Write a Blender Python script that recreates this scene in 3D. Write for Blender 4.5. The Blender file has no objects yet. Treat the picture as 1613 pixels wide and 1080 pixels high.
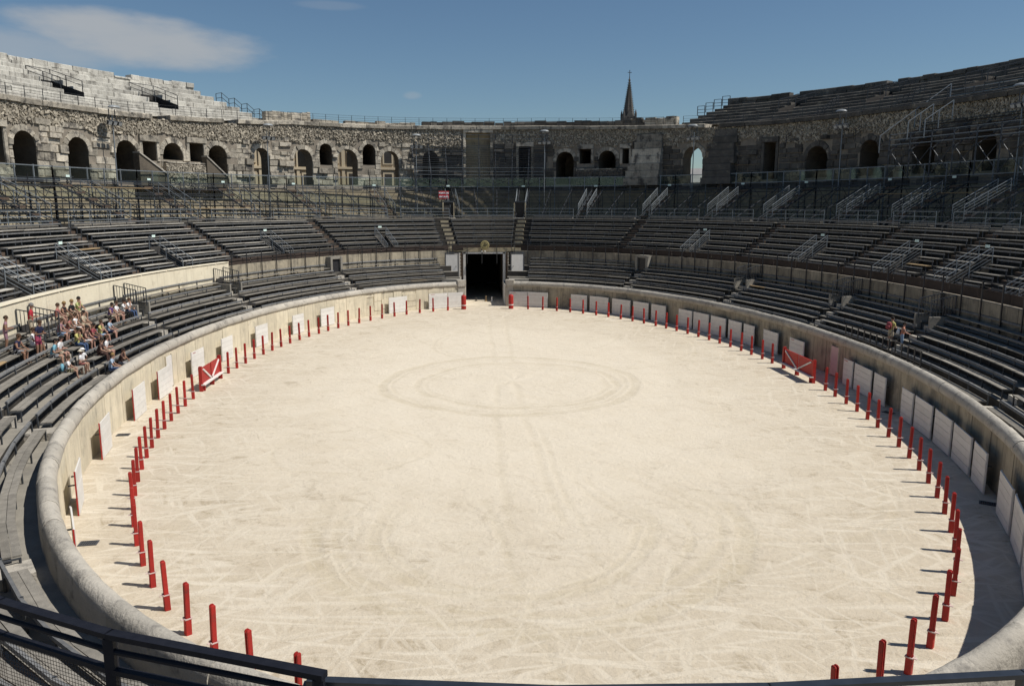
import bpy, bmesh, math, random
from mathutils import Vector, Matrix
random.seed(11)
sin, cos, pi, rad = math.sin, math.cos, math.pi, math.radians
sc = bpy.context.scene
C = sc.collection

# ------------------------------------------------------------------ camera, sky, sun, exposure
CAM = Vector((-2.6805, -44.0562, 9.9952)); YAW, PITCH, ROLL = rad(3.3968), rad(10.0121), rad(0.087)
fwd = Vector((sin(YAW) * cos(PITCH), cos(YAW) * cos(PITCH), -sin(PITCH)))
rgt = Vector((cos(YAW), -sin(YAW), 0)); upv = rgt.cross(fwd)
r2 = cos(ROLL) * rgt + sin(ROLL) * upv; u2 = -sin(ROLL) * rgt + cos(ROLL) * upv
cd = bpy.data.cameras.new('camera'); cam = bpy.data.objects.new('camera', cd); C.objects.link(cam)
cam.matrix_world = Matrix(((r2.x, u2.x, -fwd.x, CAM.x), (r2.y, u2.y, -fwd.y, CAM.y), (r2.z, u2.z, -fwd.z, CAM.z), (0, 0, 0, 1)))
cd.sensor_width = 36; cd.lens = 36 * 1235 / 1613; cd.clip_start = 0.1; cd.clip_end = 6000
sc.camera = cam

SUN = Vector((0.548, -0.126, 0.827)).normalized()
w = bpy.data.worlds.new('World'); sc.world = w; w.use_nodes = True
wn, wl = w.node_tree.nodes, w.node_tree.links
wn.clear()
sky = wn.new('ShaderNodeTexSky'); sky.sky_type = 'NISHITA'; sky.sun_disc = False
sky.sun_elevation = math.asin(SUN.z); sky.sun_rotation = math.atan2(SUN.x, SUN.y)
sky.altitude = 50; sky.air_density = 1.0; sky.dust_density = 0.25; sky.ozone_density = 2.6
bg = wn.new('ShaderNodeBackground'); bg.inputs[1].default_value = 0.064
wo = wn.new('ShaderNodeOutputWorld')
# thin lens-shaped cloud and a few wisps, laid out in azimuth and elevation
tc = wn.new('ShaderNodeTexCoord')
def WM(op, a, b=None, c=None, clamp=False):
    n = wn.new('ShaderNodeMath'); n.operation = op; n.use_clamp = clamp
    for i, v in enumerate((a, b, c)):
        if v is None: continue
        if isinstance(v, (int, float)): n.inputs[i].default_value = v
        else: wl.new(v, n.inputs[i])
    return n.outputs[0]
sp = wn.new('ShaderNodeSeparateXYZ'); wl.new(tc.outputs['Generated'], sp.inputs[0])
az = WM('ARCTAN2', sp.outputs[0], sp.outputs[1]); el = WM('ARCSINE', sp.outputs[2])
cmb = wn.new('ShaderNodeCombineXYZ'); wl.new(az, cmb.inputs[0]); wl.new(WM('MULTIPLY', el, 3.2), cmb.inputs[1])
nz = wn.new('ShaderNodeTexNoise'); nz.inputs['Scale'].default_value = 9; nz.inputs['Detail'].default_value = 7; nz.inputs['Roughness'].default_value = 0.55
wl.new(cmb.outputs[0], nz.inputs['Vector'])
def blob(a0, e0, wa, we, slope, gain):
    da = WM('SUBTRACT', az, a0); de = WM('SUBTRACT', WM('SUBTRACT', el, e0), WM('MULTIPLY', da, slope))
    q = WM('ADD', WM('POWER', WM('ABSOLUTE', WM('DIVIDE', da, wa)), 2.0), WM('POWER', WM('ABSOLUTE', WM('DIVIDE', de, we)), 2.0))
    q = WM('ADD', q, WM('MULTIPLY', WM('SUBTRACT', nz.outputs[0], 0.5), 1.7))
    m = wn.new('ShaderNodeMapRange'); m.interpolation_type = 'SMOOTHSTEP'; wl.new(q, m.inputs[0])
    m.inputs[1].default_value = 1.0; m.inputs[2].default_value = 0.05; m.inputs[3].default_value = 0; m.inputs[4].default_value = gain
    return m.outputs[0]
cl = WM('MAXIMUM', blob(-0.365, 0.176, 0.150, 0.031, -0.05, 0.85), blob(-0.50, 0.160, 0.15, 0.024, 0.0, 0.5))
cl = WM('MAXIMUM', cl, blob(-0.0625, 0.130, 0.014, 0.006, 0, 0.25))
cl = WM('MAXIMUM', cl, blob(-0.16, 0.226, 0.05, 0.006, 0, 0.14))
tn = wn.new('ShaderNodeMix'); tn.data_type = 'RGBA'; tn.blend_type = 'MULTIPLY'; tn.inputs[0].default_value = 1; wl.new(sky.outputs[0], tn.inputs[6]); tn.inputs[7].default_value = (0.94, 1.06, 1.11, 1)
mx = wn.new('ShaderNodeMix'); mx.data_type = 'RGBA'; wl.new(cl, mx.inputs[0]); wl.new(tn.outputs[2], mx.inputs[6])
mx.inputs[7].default_value = (6.6, 6.9, 7.2, 1)
wl.new(mx.outputs[2], bg.inputs[0]); wl.new(bg.outputs[0], wo.inputs[0])

sd = bpy.data.lights.new('sun', 'SUN'); sd.energy = 4.95; sd.angle = rad(0.53); sd.color = (1.0, 0.955, 0.88)
so = bpy.data.objects.new('sun', sd); C.objects.link(so); so.rotation_euler = SUN.to_track_quat('Z', 'Y').to_euler(); so.location = (60, -20, 90)
vs = sc.view_settings; vs.view_transform = 'Standard'; vs.look = 'None'; vs.gamma = 1.0; vs.exposure = -0.03; vs.use_curve_mapping = False
sc.cycles.max_bounces = 6; sc.cycles.transparent_max_bounces = 16; sc.cycles.caustics_reflective = False; sc.cycles.caustics_refractive = False

# ------------------------------------------------------------------ geometry of the oval
A0, B0 = 31.754, 17.0                       # oval of the red posts
def nrm(t):
    x, y = sin(t) / (B0 + 2), cos(t) / (A0 + 2); l = math.hypot(x, y); return x / l, y / l
def E(t, d, z=0.0):                         # point at parameter t (0 = far end, + = right), d metres outside the post oval
    nx, ny = nrm(t); return Vector(((B0 + 2) * sin(t) + (d - 2) * nx, (A0 + 2) * cos(t) + (d - 2) * ny, z))
def N(t):
    x, y = nrm(t); return Vector((x, y, 0))
def T(t):
    x, y = nrm(t); return Vector((y, -x, 0))
def speed(t, d):
    return (E(t + 1e-3, d) - E(t - 1e-3, d)).length / 2e-3
def dt(t, d, m): return m / speed(t, d)
def lin(a, b, n): return [a + (b - a) * i / n for i in range(n + 1)]
def arc(t0, t1, d, step): return lin(t0, t1, max(1, int(round(abs(t1 - t0) * speed((t0 + t1) / 2, d) / step))))
def lerp(tab, t):
    if t <= tab[0][0]: return tab[0][1]
    for (a, b), (c, d_) in zip(tab, tab[1:]):
        if t <= c: return b + (d_ - b) * (t - a) / (c - a)
    return tab[-1][1]
def rotz_in(t):                             # rotation that turns local +Y towards the arena
    n = N(t); return math.atan2(n.x, -n.y)
def rotz_out(t):
    n = N(t); return math.atan2(-n.x, n.y)

ORD = 'zeroth first second third fourth fifth sixth seventh eighth ninth tenth eleventh twelfth thirteenth fourteenth fifteenth sixteenth seventeenth eighteenth nineteenth'.split()
TENS = {20: 'twent', 30: 'thirt', 40: 'fort', 50: 'fift'}
UN = 'zero one two three four five six seven eight nine'.split()
def ordw(n):
    if n < 20: return ORD[n]
    t, u = n // 10 * 10, n % 10
    return TENS[t] + ('ieth' if u == 0 else 'y-' + ORD[u])

# ------------------------------------------------------------------ materials
MATS = {}
def mat(name, c1, c2=None, scale=3.0, rough=0.85, metal=0.0, bump=0.0, bscale=None, rnd=0.0, isl=0.0, c3=None, s3=0.6, t3=(0.52, 0.68), streak=0.0, spec=0.3, grain=0.0):
    if name in MATS: return MATS[name]
    m = bpy.data.materials.new(name); m.use_nodes = True; MATS[name] = m
    n, l = m.node_tree.nodes, m.node_tree.links
    b = n['Principled BSDF']; b.inputs['Roughness'].default_value = rough; b.inputs['Metallic'].default_value = metal
    b.inputs['Specular IOR Level'].default_value = spec
    geo = n.new('ShaderNodeNewGeometry'); pos = geo.outputs['Position']
    def noise(s, det=6, vec=None, ro=0.6):
        x = n.new('ShaderNodeTexNoise'); x.inputs['Scale'].default_value = s; x.inputs['Detail'].default_value = det; x.inputs['Roughness'].default_value = ro
        l.new(vec or pos, x.inputs['Vector']); return x.outputs[0]
    def mix(f, a, bb, typ='MIX'):
        x = n.new('ShaderNodeMix'); x.data_type = 'RGBA'; x.blend_type = typ
        for i, v in ((0, f), (6, a), (7, bb)):
            if isinstance(v, tuple): x.inputs[i].default_value = v if len(v) == 4 else (*v, 1)
            elif isinstance(v, (int, float)): x.inputs[i].default_value = v
            else: l.new(v, x.inputs[i])
        return x.outputs[2]
    def ramp(v, a, bb, lo=0.0, hi=1.0):
        x = n.new('ShaderNodeMapRange'); l.new(v, x.inputs[0]); x.inputs[1].default_value = a; x.inputs[2].default_value = bb
        x.inputs[3].default_value = lo; x.inputs[4].default_value = hi; return x.outputs[0]
    col = c1
    if c2 is not None: col = mix(ramp(noise(scale), 0.32, 0.68), c1, c2)
    if c3 is not None: col = mix(ramp(noise(s3, 8, None, 0.68), *t3), col, c3)
    if streak:
        mp = n.new('ShaderNodeMapping'); mp.inputs['Scale'].default_value = (2.6, 2.6, 0.22); l.new(pos, mp.inputs['Vector'])
        col = mix(ramp(noise(1.6, 7, mp.outputs[0], 0.65), 0.5, 0.75, 0, streak), col, (0.10, 0.085, 0.07))
    if grain: col = mix(ramp(noise(38, 3), 0.3, 0.7, 0, grain), col, tuple(v * 0.45 for v in c1))
    if rnd or isl:
        src = None
        if rnd:
            oi = n.new('ShaderNodeObjectInfo'); src = oi.outputs['Random']
        k = rnd
        if isl: src = geo.outputs['Random Per Island']; k = isl
        col = mix(1.0, col, ramp(src, 0, 1, 1 - k, 1 + k * 0.55), 'MULTIPLY')
    if isinstance(col, tuple): b.inputs['Base Color'].default_value = (*col, 1)
    else: l.new(col, b.inputs['Base Color'])
    if bump:
        bp = n.new('ShaderNodeBump'); bp.inputs['Strength'].default_value = bump; bp.inputs['Distance'].default_value = 0.05
        l.new(noise(bscale or scale * 4, 6), bp.inputs['Height']); l.new(bp.outputs[0], b.inputs['Normal'])
    return m
STONE = mat('pale_stone', (0.57, 0.51, 0.41), (0.37, 0.335, 0.275), 1.4, bump=1.0, bscale=6, rnd=0.42, c3=(0.115, 0.105, 0.093), s3=1.1, t3=(0.50, 0.63), streak=0.5)
STONE_I = mat('pale_stone_mass', (0.50, 0.44, 0.35), (0.36, 0.32, 0.26), 1.1, bump=0.5, bscale=9, isl=0.30, c3=(0.14, 0.125, 0.11), s3=0.9, t3=(0.54, 0.70), streak=0.35)
STONE_D = mat('shade_dark_stone_mass', (0.14, 0.128, 0.11), (0.075, 0.07, 0.063), 1.0, bump=0.7, bscale=7, isl=0.4, c3=(0.26, 0.235, 0.19), s3=1.3, t3=(0.58, 0.70))  # stone with the shade of the right side darkened into its colour
STONE_DO = mat('shade_dark_stone', (0.15, 0.137, 0.118), (0.08, 0.074, 0.066), 1.0, bump=0.7, bscale=7, rnd=0.4, c3=(0.28, 0.25, 0.20), s3=1.3, t3=(0.58, 0.70))  # same shade-darkened stone, varied per object
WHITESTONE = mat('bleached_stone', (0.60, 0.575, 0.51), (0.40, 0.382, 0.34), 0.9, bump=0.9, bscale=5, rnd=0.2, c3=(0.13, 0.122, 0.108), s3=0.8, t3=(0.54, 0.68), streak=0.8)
RUBBLE = mat('rubble_stone', (0.46, 0.41, 0.325), (0.24, 0.21, 0.165), 4, bump=0.4, isl=0.45)
MORTAR = mat('dark_mortar', (0.20, 0.175, 0.14), (0.29, 0.25, 0.20), 1.6, bump=0.6, bscale=10)
BEIGE = mat('beige_render', (0.44, 0.375, 0.255), (0.34, 0.29, 0.195), 0.8, bump=0.25, c3=(0.22, 0.19, 0.15), s3=0.5, streak=0.4)
COPING = mat('coping_stone', (0.51, 0.47, 0.40), (0.41, 0.378, 0.325), 1.8, bump=0.8, bscale=9, rnd=0.16, c3=(0.19, 0.177, 0.16), s3=2.0, t3=(0.53, 0.70), grain=0.3)
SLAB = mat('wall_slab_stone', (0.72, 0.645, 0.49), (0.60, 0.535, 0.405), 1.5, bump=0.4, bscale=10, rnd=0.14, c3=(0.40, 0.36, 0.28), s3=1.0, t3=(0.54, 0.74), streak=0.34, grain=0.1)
SLAB_G = mat('shade_dark_wall_slab', (0.44, 0.385, 0.285), (0.31, 0.272, 0.205), 1.5, bump=0.4, bscale=10, rnd=0.14, c3=(0.17, 0.155, 0.13), s3=1.0, t3=(0.52, 0.70), streak=0.8, grain=0.15)  # wall slab stone with the right side's shade darkened into its colour
WALLG = mat('dark_wall_stone', (0.30, 0.265, 0.205), (0.20, 0.178, 0.14), 1.5, bump=0.4, bscale=10, rnd=0.18, c3=(0.12, 0.11, 0.092), s3=1.0, t3=(0.5, 0.68), streak=0.8)  # darker base tone for the right-hand band, with streaks and patches
CREAM = mat('cream_concrete', (0.76, 0.69, 0.53), (0.68, 0.61, 0.465), 1.2, bump=0.12, c3=(0.40, 0.335, 0.235), s3=0.8, t3=(0.60, 0.78), streak=0.28)
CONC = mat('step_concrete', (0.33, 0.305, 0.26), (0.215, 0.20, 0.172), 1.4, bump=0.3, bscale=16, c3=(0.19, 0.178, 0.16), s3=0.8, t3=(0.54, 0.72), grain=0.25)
CONC_D = mat('dark_steps', (0.075, 0.068, 0.058), (0.045, 0.041, 0.036), 1.2, bump=0.3, c3=(0.17, 0.155, 0.13), s3=0.7, t3=(0.58, 0.74))  # step colour darkened to imitate shade between the benches
WOOD = mat('weathered_plank', (0.29, 0.267, 0.228), (0.18, 0.166, 0.143), 4, bump=0.3, bscale=30, rnd=0.28, rough=0.8, grain=0.3)
WOOD_P = mat('pale_weathered_plank', (0.33, 0.305, 0.26), (0.21, 0.192, 0.162), 4, bump=0.3, bscale=30, rnd=0.3, rough=0.8, grain=0.25)
WOOD_L = mat('new_plank', (0.42, 0.30, 0.16), (0.34, 0.24, 0.13), 4, rnd=0.1, rough=0.75)
BOXW = mat('brown_box_wood', (0.12, 0.085, 0.062), (0.085, 0.06, 0.045), 4, rnd=0.25, rough=0.8)
KICK = mat('dark_kick_board', (0.055, 0.04, 0.033), (0.04, 0.03, 0.026), 3, rnd=0.2, rough=0.75)
GALV = mat('galvanised_tube', (0.29, 0.32, 0.34), (0.22, 0.245, 0.265), 6, rough=0.45, metal=0.3, rnd=0.12)
GREYM = mat('grey_painted_metal', (0.085, 0.092, 0.102), (0.06, 0.066, 0.075), 6, rough=0.5, metal=0.25, rnd=0.18)
BLACKM = mat('black_metal', (0.022, 0.022, 0.025), (0.03, 0.03, 0.033), 8, rough=0.42, spec=0.5)
NAVYM = mat('dark_railing_paint', (0.008, 0.009, 0.014), (0.014, 0.015, 0.021), 14, rough=0.6, spec=0.15, bump=0.1, bscale=60)
RUSTY = mat('rusty_mesh_wire', (0.03, 0.016, 0.011), (0.02, 0.013, 0.01), 20, rough=0.7)
RED = mat('red_paint', (0.46, 0.030, 0.024), (0.36, 0.026, 0.021), 5, rough=0.55, rnd=0.22, spec=0.3, c3=(0.26, 0.04, 0.032), s3=5, t3=(0.56, 0.68), grain=0.2)
WHITE = mat('white_paint', (0.74, 0.72, 0.68), (0.66, 0.64, 0.60), 3, rough=0.6, rnd=0.07, c3=(0.54, 0.51, 0.46), s3=2.5, t3=(0.60, 0.78))
PINK = mat('faded_pink_paint', (0.62, 0.48, 0.45), (0.55, 0.42, 0.40), 3, rough=0.7)
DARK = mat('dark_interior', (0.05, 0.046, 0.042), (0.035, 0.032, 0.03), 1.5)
TUNNEL = mat('passage_stone', (0.15, 0.125, 0.095), (0.095, 0.08, 0.062), 1.2, bump=0.5, bscale=8)
SIGNR = mat('sign_red', (0.50, 0.02, 0.03), rough=0.5)
SIGNW = mat('sign_white', (0.85, 0.85, 0.85), rough=0.5)
SIGNG = mat('exit_tag', (0.70, 0.86, 0.80), rough=0.5)
GOLD = mat('crest_gold', (0.40, 0.34, 0.16), (0.32, 0.27, 0.13), 6, rough=0.5, metal=0.2)
CRESTD = mat('crest_dark', (0.05, 0.05, 0.035), rough=0.6)
FACADE = mat('town_facade', (0.56, 0.47, 0.33), (0.50, 0.42, 0.30), 0.6, rough=0.9)
ROOF = mat('clay_roof', (0.36, 0.19, 0.12), (0.28, 0.15, 0.10), 2)
SPW = .84
SPIRE = mat('spire_stone', (0.115, 0.108, 0.098), (0.08, 0.075, 0.07), 0.5, isl=0.15, rough=0.9)
LEAF = mat('weed_leaf', (0.07, 0.12, 0.03), (0.05, 0.09, 0.025), 3, rough=0.7)
LAMPW = mat('lamp_hood', (0.26, 0.275, 0.28), rough=0.4)
LENS = mat('lamp_lens', (0.5, 0.5, 0.48), rough=0.2)
SPKEYE = mat('eye_dark', (0.02, 0.015, 0.012), rough=0.3)
LIP = mat('lip', (0.30, 0.10, 0.08), rough=0.6)

def glass_mat():
    m = bpy.data.materials.new('green_tinted_glass'); m.use_nodes = True; n, l = m.node_tree.nodes, m.node_tree.links
    n.remove(n['Principled BSDF']); o = n['Material Output']
    tr = n.new('ShaderNodeBsdfTransparent'); tr.inputs[0].default_value = (0.90, 0.94, 0.925, 1)
    gl = n.new('ShaderNodeBsdfGlossy'); gl.inputs['Roughness'].default_value = 0.03; gl.inputs['Color'].default_value = (0.9, 1, 0.96, 1)
    df = n.new('ShaderNodeBsdfDiffuse'); df.inputs[0].default_value = (0.35, 0.42, 0.40, 1)
    m1 = n.new('ShaderNodeMixShader'); m1.inputs[0].default_value = 0.012; l.new(tr.outputs[0], m1.inputs[1]); l.new(df.outputs[0], m1.inputs[2])
    m2 = n.new('ShaderNodeMixShader'); m2.inputs[0].default_value = 0.035; l.new(m1.outputs[0], m2.inputs[1]); l.new(gl.outputs[0], m2.inputs[2]); l.new(m2.outputs[0], o.inputs[0])
    return m
GLASS = glass_mat()

def sand_mat():
    m = bpy.data.materials.new('arena_sand'); m.use_nodes = True; n, l = m.node_tree.nodes, m.node_tree.links
    b = n['Principled BSDF']; b.inputs['Roughness'].default_value = 0.95; b.inputs['Specular IOR Level'].default_value = 0.1
    pos = n.new('ShaderNodeNewGeometry').outputs['Position']
    def M(op, *a, clamp=False):
        x = n.new('ShaderNodeMath'); x.operation = op; x.use_clamp = clamp
        for i, v in enumerate(a):
            if isinstance(v, (int, float)): x.inputs[i].default_value = v
            else: l.new(v, x.inputs[i])
        return x.outputs[0]
    def noise(s, det=6, ro=0.6, vec=None, dist=0.0):
        x = n.new('ShaderNodeTexNoise'); x.inputs['Scale'].default_value = s; x.inputs['Detail'].default_value = det; x.inputs['Roughness'].default_value = ro; x.inputs['Distortion'].default_value = dist
        l.new(vec or pos, x.inputs['Vector']); return x.outputs[0]
    def ramp(v, a, bb, lo=0.0, hi=1.0, smooth=True):
        x = n.new('ShaderNodeMapRange'); x.interpolation_type = 'SMOOTHSTEP' if smooth else 'LINEAR'; l.new(v, x.inputs[0]); x.inputs[1].default_value = a; x.inputs[2].default_value = bb
        x.inputs[3].default_value = lo; x.inputs[4].default_value = hi; return x.outputs[0]
    def mix(f, a, bb):
        x = n.new('ShaderNodeMix'); x.data_type = 'RGBA'
        for i, v in ((0, f), (6, a), (7, bb)):
            if isinstance(v, tuple): x.inputs[i].default_value = (*v, 1)
            elif isinstance(v, (int, float)): x.inputs[i].default_value = v
            else: l.new(v, x.inputs[i])
        return x.outputs[2]
    def mapv(scale, rz):
        y = n.new('ShaderNodeMapping'); y.inputs['Rotation'].default_value = (0, 0, rz); l.new(pos, y.inputs['Vector'])
        x = n.new('ShaderNodeMapping'); x.inputs['Scale'].default_value = scale; l.new(y.outputs[0], x.inputs['Vector']); return x.outputs[0]
    s = n.new('ShaderNodeSeparateXYZ'); l.new(pos, s.inputs[0]); X, Y = s.outputs[0], s.outputs[1]
    wob = M('ADD', M('MULTIPLY', M('SUBTRACT', noise(0.16, 2), 0.5), 1.6), M('MULTIPLY', M('SUBTRACT', noise(6.0, 3), 0.5), 0.16))
    patch = noise(1.1, 5, 0.65)
    def band(dist, half, soft=0.13):            # 1 inside a wheel track
        return ramp(M('ABSOLUTE', dist), half + soft, max(half - soft, 0.01))
    def circ(cx, cy, r, amp=1.0):
        d = M('SUBTRACT', M('ADD', M('SQRT', M('ADD', M('POWER', M('SUBTRACT', X, cx), 2.0), M('POWER', M('SUBTRACT', Y, cy), 2.0))), wob), r)
        return d
    acc = None
    def add(v):
        nonlocal acc
        acc = v if acc is None else M('MAXIMUM', acc, v)
    for cx, cy, r, g, a in [(-0.2, -0.2, 7.2, .26, .75), (-0.2, -0.2, 6.65, .10, .4), (0.25, -0.55, 5.6, .20, .65), (0.25, -0.55, 5.1, .10, .4), (-0.8, -20.2, 6.8, .28, .75), (-0.8, -20.2, 6.1, .14, .55), (-1.3, -21.0, 4.35, .22, .65),
                            (-1.3, -21.0, 3.9, .09, .5), (-1.3, -21.2, 5.45, .10, .5), (4.5, 12, 9.5, .1, .35), (4.5, 12, 9.0, .1, .3), (-7.5, -12.5, 3.0, .08, .35), (1.2, 17, 8.2, .10, .3), (7, -17, 5.5, .09, .35), (7, -17, 5.05, .09, .3), (-9, -21, 3.1, .07, .4), (-9, -21, 2.75, .07, .4)]:
        v = M('MULTIPLY', band(circ(cx, cy, r), g), a)
        if cy < -15: v = M('MULTIPLY', v, ramp(Y, cy + 4.0, cy - 2.0, 0.0, 1.35))
        add(v)
    for x0, y0, x1, y1, g, a in [(-1.0, 0, -1.45, -22, .13, .4), (0.0, 0, 0.35, -22, .15, .4), (-0.6, 30, -0.9, 3, .14, .35), (0.9, 30, 0.2, 3, .14, .35), (0.55, -9, 1.1, -29, .08, .35), (-2.2, -18, -0.6, -30, .12, .5), (3.0, -16, 9.0, -27, .12, .35), (3.5, -15.6, 9.5, -26.6, .1, .3)]:
        dx, dy = x1 - x0, y1 - y0; L = math.hypot(dx, dy)
        perp = M('ADD', M('ADD', M('MULTIPLY', X, dy / L), M('MULTIPLY', Y, -dx / L)), -(x0 * dy - y0 * dx) / L)
        along = M('DIVIDE', M('ADD', M('ADD', M('MULTIPLY', X, dx / L), M('MULTIPLY', Y, dy / L)), -(x0 * dx + y0 * dy) / L), L)
        inside = M('MULTIPLY', ramp(along, 0, 0.08), ramp(along, 1.0, 0.9))
        add(M('MULTIPLY', M('MULTIPLY', band(M('ADD', perp, M('MULTIPLY', wob, .5)), g), inside), a))
    tracks = M('MULTIPLY', acc, ramp(patch, 0.30, 0.62, 0.4, 1.0), clamp=True)
    # raked, scuffed ground: pale criss-cross streaks over darker packed sand
    st = None
    for rz, sx in ((0.22, .20), (1.1, .22), (-0.5, .22), (1.9, .22), (0.03, .12), (-0.15, .14)):
        v = ramp(noise(1.5, 4, .55, mapv((sx, 2.0, 1), rz), 0.5), 0.54, 0.68)
        st = v if st is None else M('MAXIMUM', st, M('MULTIPLY', v, 0.8))
    rim = ramp(M('ADD', M('MULTIPLY', M('SUBTRACT', noise(0.3, 3), 0.5), 0.5), M('SQRT', M('ADD', M('POWER', M('DIVIDE', X, 17.0), 2.0), M('POWER', M('DIVIDE', Y, 31.7), 2.0)))), 0.45, 1.02)
    scuff = ramp(noise(0.55, 7, .7), 0.40, 0.66)
    pale, mid, dark = (0.655, 0.583, 0.468), (0.58, 0.502, 0.382), (0.41, 0.345, 0.25)
    col = mix(M('MULTIPLY', scuff, M('ADD', 0.32, M('MULTIPLY', rim, 0.6))), pale, mid)
    dk = ramp(noise(1.3, 8, .72, mapv((0.6, 1.5, 1), 0.5), 0.6), 0.56, 0.70)
    col = mix(M('MULTIPLY', dk, M('ADD', 0.20, M('MULTIPLY', rim, 0.65))), col, dark)
    col = mix(M('MULTIPLY', rim, 0.75), col, (0.485, 0.415, 0.315))
    lumps = ramp(noise(0.8, 9, .75, mapv((1, 1.3, 1), 0.8), 1.2), 0.53, 0.66)
    col = mix(M('MULTIPLY', lumps, M('ADD', 0.2, M('MULTIPLY', rim, 0.7))), col, (0.37, 0.305, 0.215))
    col = mix(M('MULTIPLY', tracks, 0.6), col, (0.49, 0.42, 0.30))
    col = mix(M('MULTIPLY', st, M('ADD', 0.06, M('MULTIPLY', rim, 0.72))), col, (0.67, 0.605, 0.495))
    specks = ramp(noise(7.5, 2, .5), 0.73, 0.78)
    col = mix(M('MULTIPLY', specks, 0.4), col, (0.24, 0.19, 0.13))
    l.new(col, b.inputs['Base Color'])
    h = M('ADD', M('ADD', M('MULTIPLY', noise(5.0, 8, .7), 0.6), M('MULTIPLY', noise(1.4, 4, .6, mapv((.8, 2, 1), .5)), 0.8)), M('MULTIPLY', acc, -0.25))
    bp = n.new('ShaderNodeBump'); bp.inputs['Strength'].default_value = 0.75; bp.inputs['Distance'].default_value = 0.11
    l.new(h, bp.inputs['Height']); l.new(bp.outputs[0], b.inputs['Normal'])
    return m
SAND = sand_mat()

# ------------------------------------------------------------------ mesh helpers
ORIG = {}
class MB:
    def __init__(s): s.v = []; s.f = []
    def quad(s, *p):
        k = len(s.v); s.v += [Vector(q) for q in p]; s.f.append(tuple(range(k, k + len(p)))); return s
    def box(s, c, ax, ay, az):                # centre and three half-axis vectors
        k = len(s.v)
        for i in (-1, 1):
            for j in (-1, 1):
                for m in (-1, 1): s.v.append(c + ax * i + ay * j + az * m)
        s.f += [(k, k + 1, k + 3, k + 2), (k + 4, k + 6, k + 7, k + 5), (k, k + 4, k + 5, k + 1), (k + 2, k + 3, k + 7, k + 6), (k, k + 2, k + 6, k + 4), (k + 1, k + 5, k + 7, k + 3)]
        return s
    def bar(s, p, q, r, r2=None, n=4, up=None):   # a bar between two points, n sides
        p, q = Vector(p), Vector(q); d = (q - p)
        if d.length < 1e-6: return s
        d.normalize(); u = Vector((0, 0, 1)) if abs(d.z) < 0.95 else Vector((1, 0, 0))
        a = d.cross(u).normalized(); b = a.cross(d); r2 = r if r2 is None else r2
        k = len(s.v); off = pi / n
        for c, rr in ((p, r), (q, r2)):
            for i in range(n):
                g = 2 * pi * i / n + off; f_ = 1.414 if n == 4 else 1.0
                s.v.append(c + (a * cos(g) + b * sin(g)) * rr * f_)
        for i in range(n): s.f.append((k + i, k + (i + 1) % n, k + n + (i + 1) % n, k + n + i))
        s.f += [tuple(range(k + n - 1, k - 1, -1)), tuple(range(k + n, k + 2 * n))]
        return s
    def loft(s, ts, sec, cap=True):           # sec: closed polygon of (d, z), or a function of t giving one
        k0 = len(s.v); m = None
        for t in ts:
            q = sec(t) if callable(sec) else sec; m = len(q)
            for d, z in q: s.v.append(E(t, d, z))
        for i in range(len(ts) - 1):
            for j in range(m):
                a = k0 + i * m + j; b = k0 + i * m + (j + 1) % m
                s.f.append((a, a + m, b + m, b))
        if cap:
            s.f.append(tuple(range(k0, k0 + m))); s.f.append(tuple(range(k0 + (len(ts) - 1) * m + m - 1, k0 + (len(ts) - 1) * m - 1, -1)))
        return s
    def strip(s, ts, sec):                    # open profile swept along the oval
        k0 = len(s.v); m = len(sec(ts[0]) if callable(sec) else sec)
        for t in ts:
            for d, z in (sec(t) if callable(sec) else sec): s.v.append(E(t, d, z))
        for i in range(len(ts) - 1):
            for j in range(m - 1):
                a = k0 + i * m + j; s.f.append((a, a + m, a + m + 1, a + 1))
        return s
    def lathe(s, c, prof, n=12, axis=None):   # prof: (radius, height)
        k = len(s.v); m = len(prof)
        for r, z in prof:
            for i in range(n): s.v.append(c + Vector((r * cos(2 * pi * i / n), r * sin(2 * pi * i / n), z)))
        for j in range(m - 1):
            for i in range(n): s.f.append((k + j * n + i, k + j * n + (i + 1) % n, k + (j + 1) * n + (i + 1) % n, k + (j + 1) * n + i))
        s.f += [tuple(range(k + n - 1, k - 1, -1)), tuple(range(k + (m - 1) * n, k + m * n))]
        return s
    def mesh(s, name, o=Vector((0, 0, 0))):
        me = bpy.data.meshes.new(name); me.from_pydata([v - o for v in s.v], [], s.f); return me
    def build(s, name, material, parent=None, smooth=False):
        o = ORIG.get(parent.name, Vector((0, 0, 0))) if parent else Vector((0, 0, 0))
        me = s.mesh(name, o); me.materials.append(material)
        if smooth:
            me.polygons.foreach_set('use_smooth', [True] * len(me.polygons))
            try: me.set_sharp_from_angle(angle=rad(50))
            except Exception: pass
        ob = bpy.data.objects.new(name, me); C.objects.link(ob)
        if parent: ob.parent = parent; ORIG[ob.name] = o
        return ob
def tag(o, label, cat, group=None):
    o['label'] = label; o['category'] = cat
    if group: o['group'] = group
    return o
def thing(name, label, cat, loc=(0, 0, 0), group=None, rz=0.0):
    o = bpy.data.objects.new(name, None); C.objects.link(o); o.location = loc; o.rotation_euler = (0, 0, rz); o.empty_display_size = 0.3
    ORIG[o.name] = Vector(loc); return tag(o, label, cat, group)
def struct(name, mb, m, smooth=False):
    o = mb.build(name, m, None, smooth); o['kind'] = 'structure'; return o
def copy_tree(o, parent=None, label=None):
    c = o.copy(); C.objects.link(c); c.parent = parent
    if label: c['label'] = label
    for ch in o.children: copy_tree(ch, c)
    return c
V = Vector
EX, EY, EZ = V((1, 0, 0)), V((0, 1, 0)), V((0, 0, 1))
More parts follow.
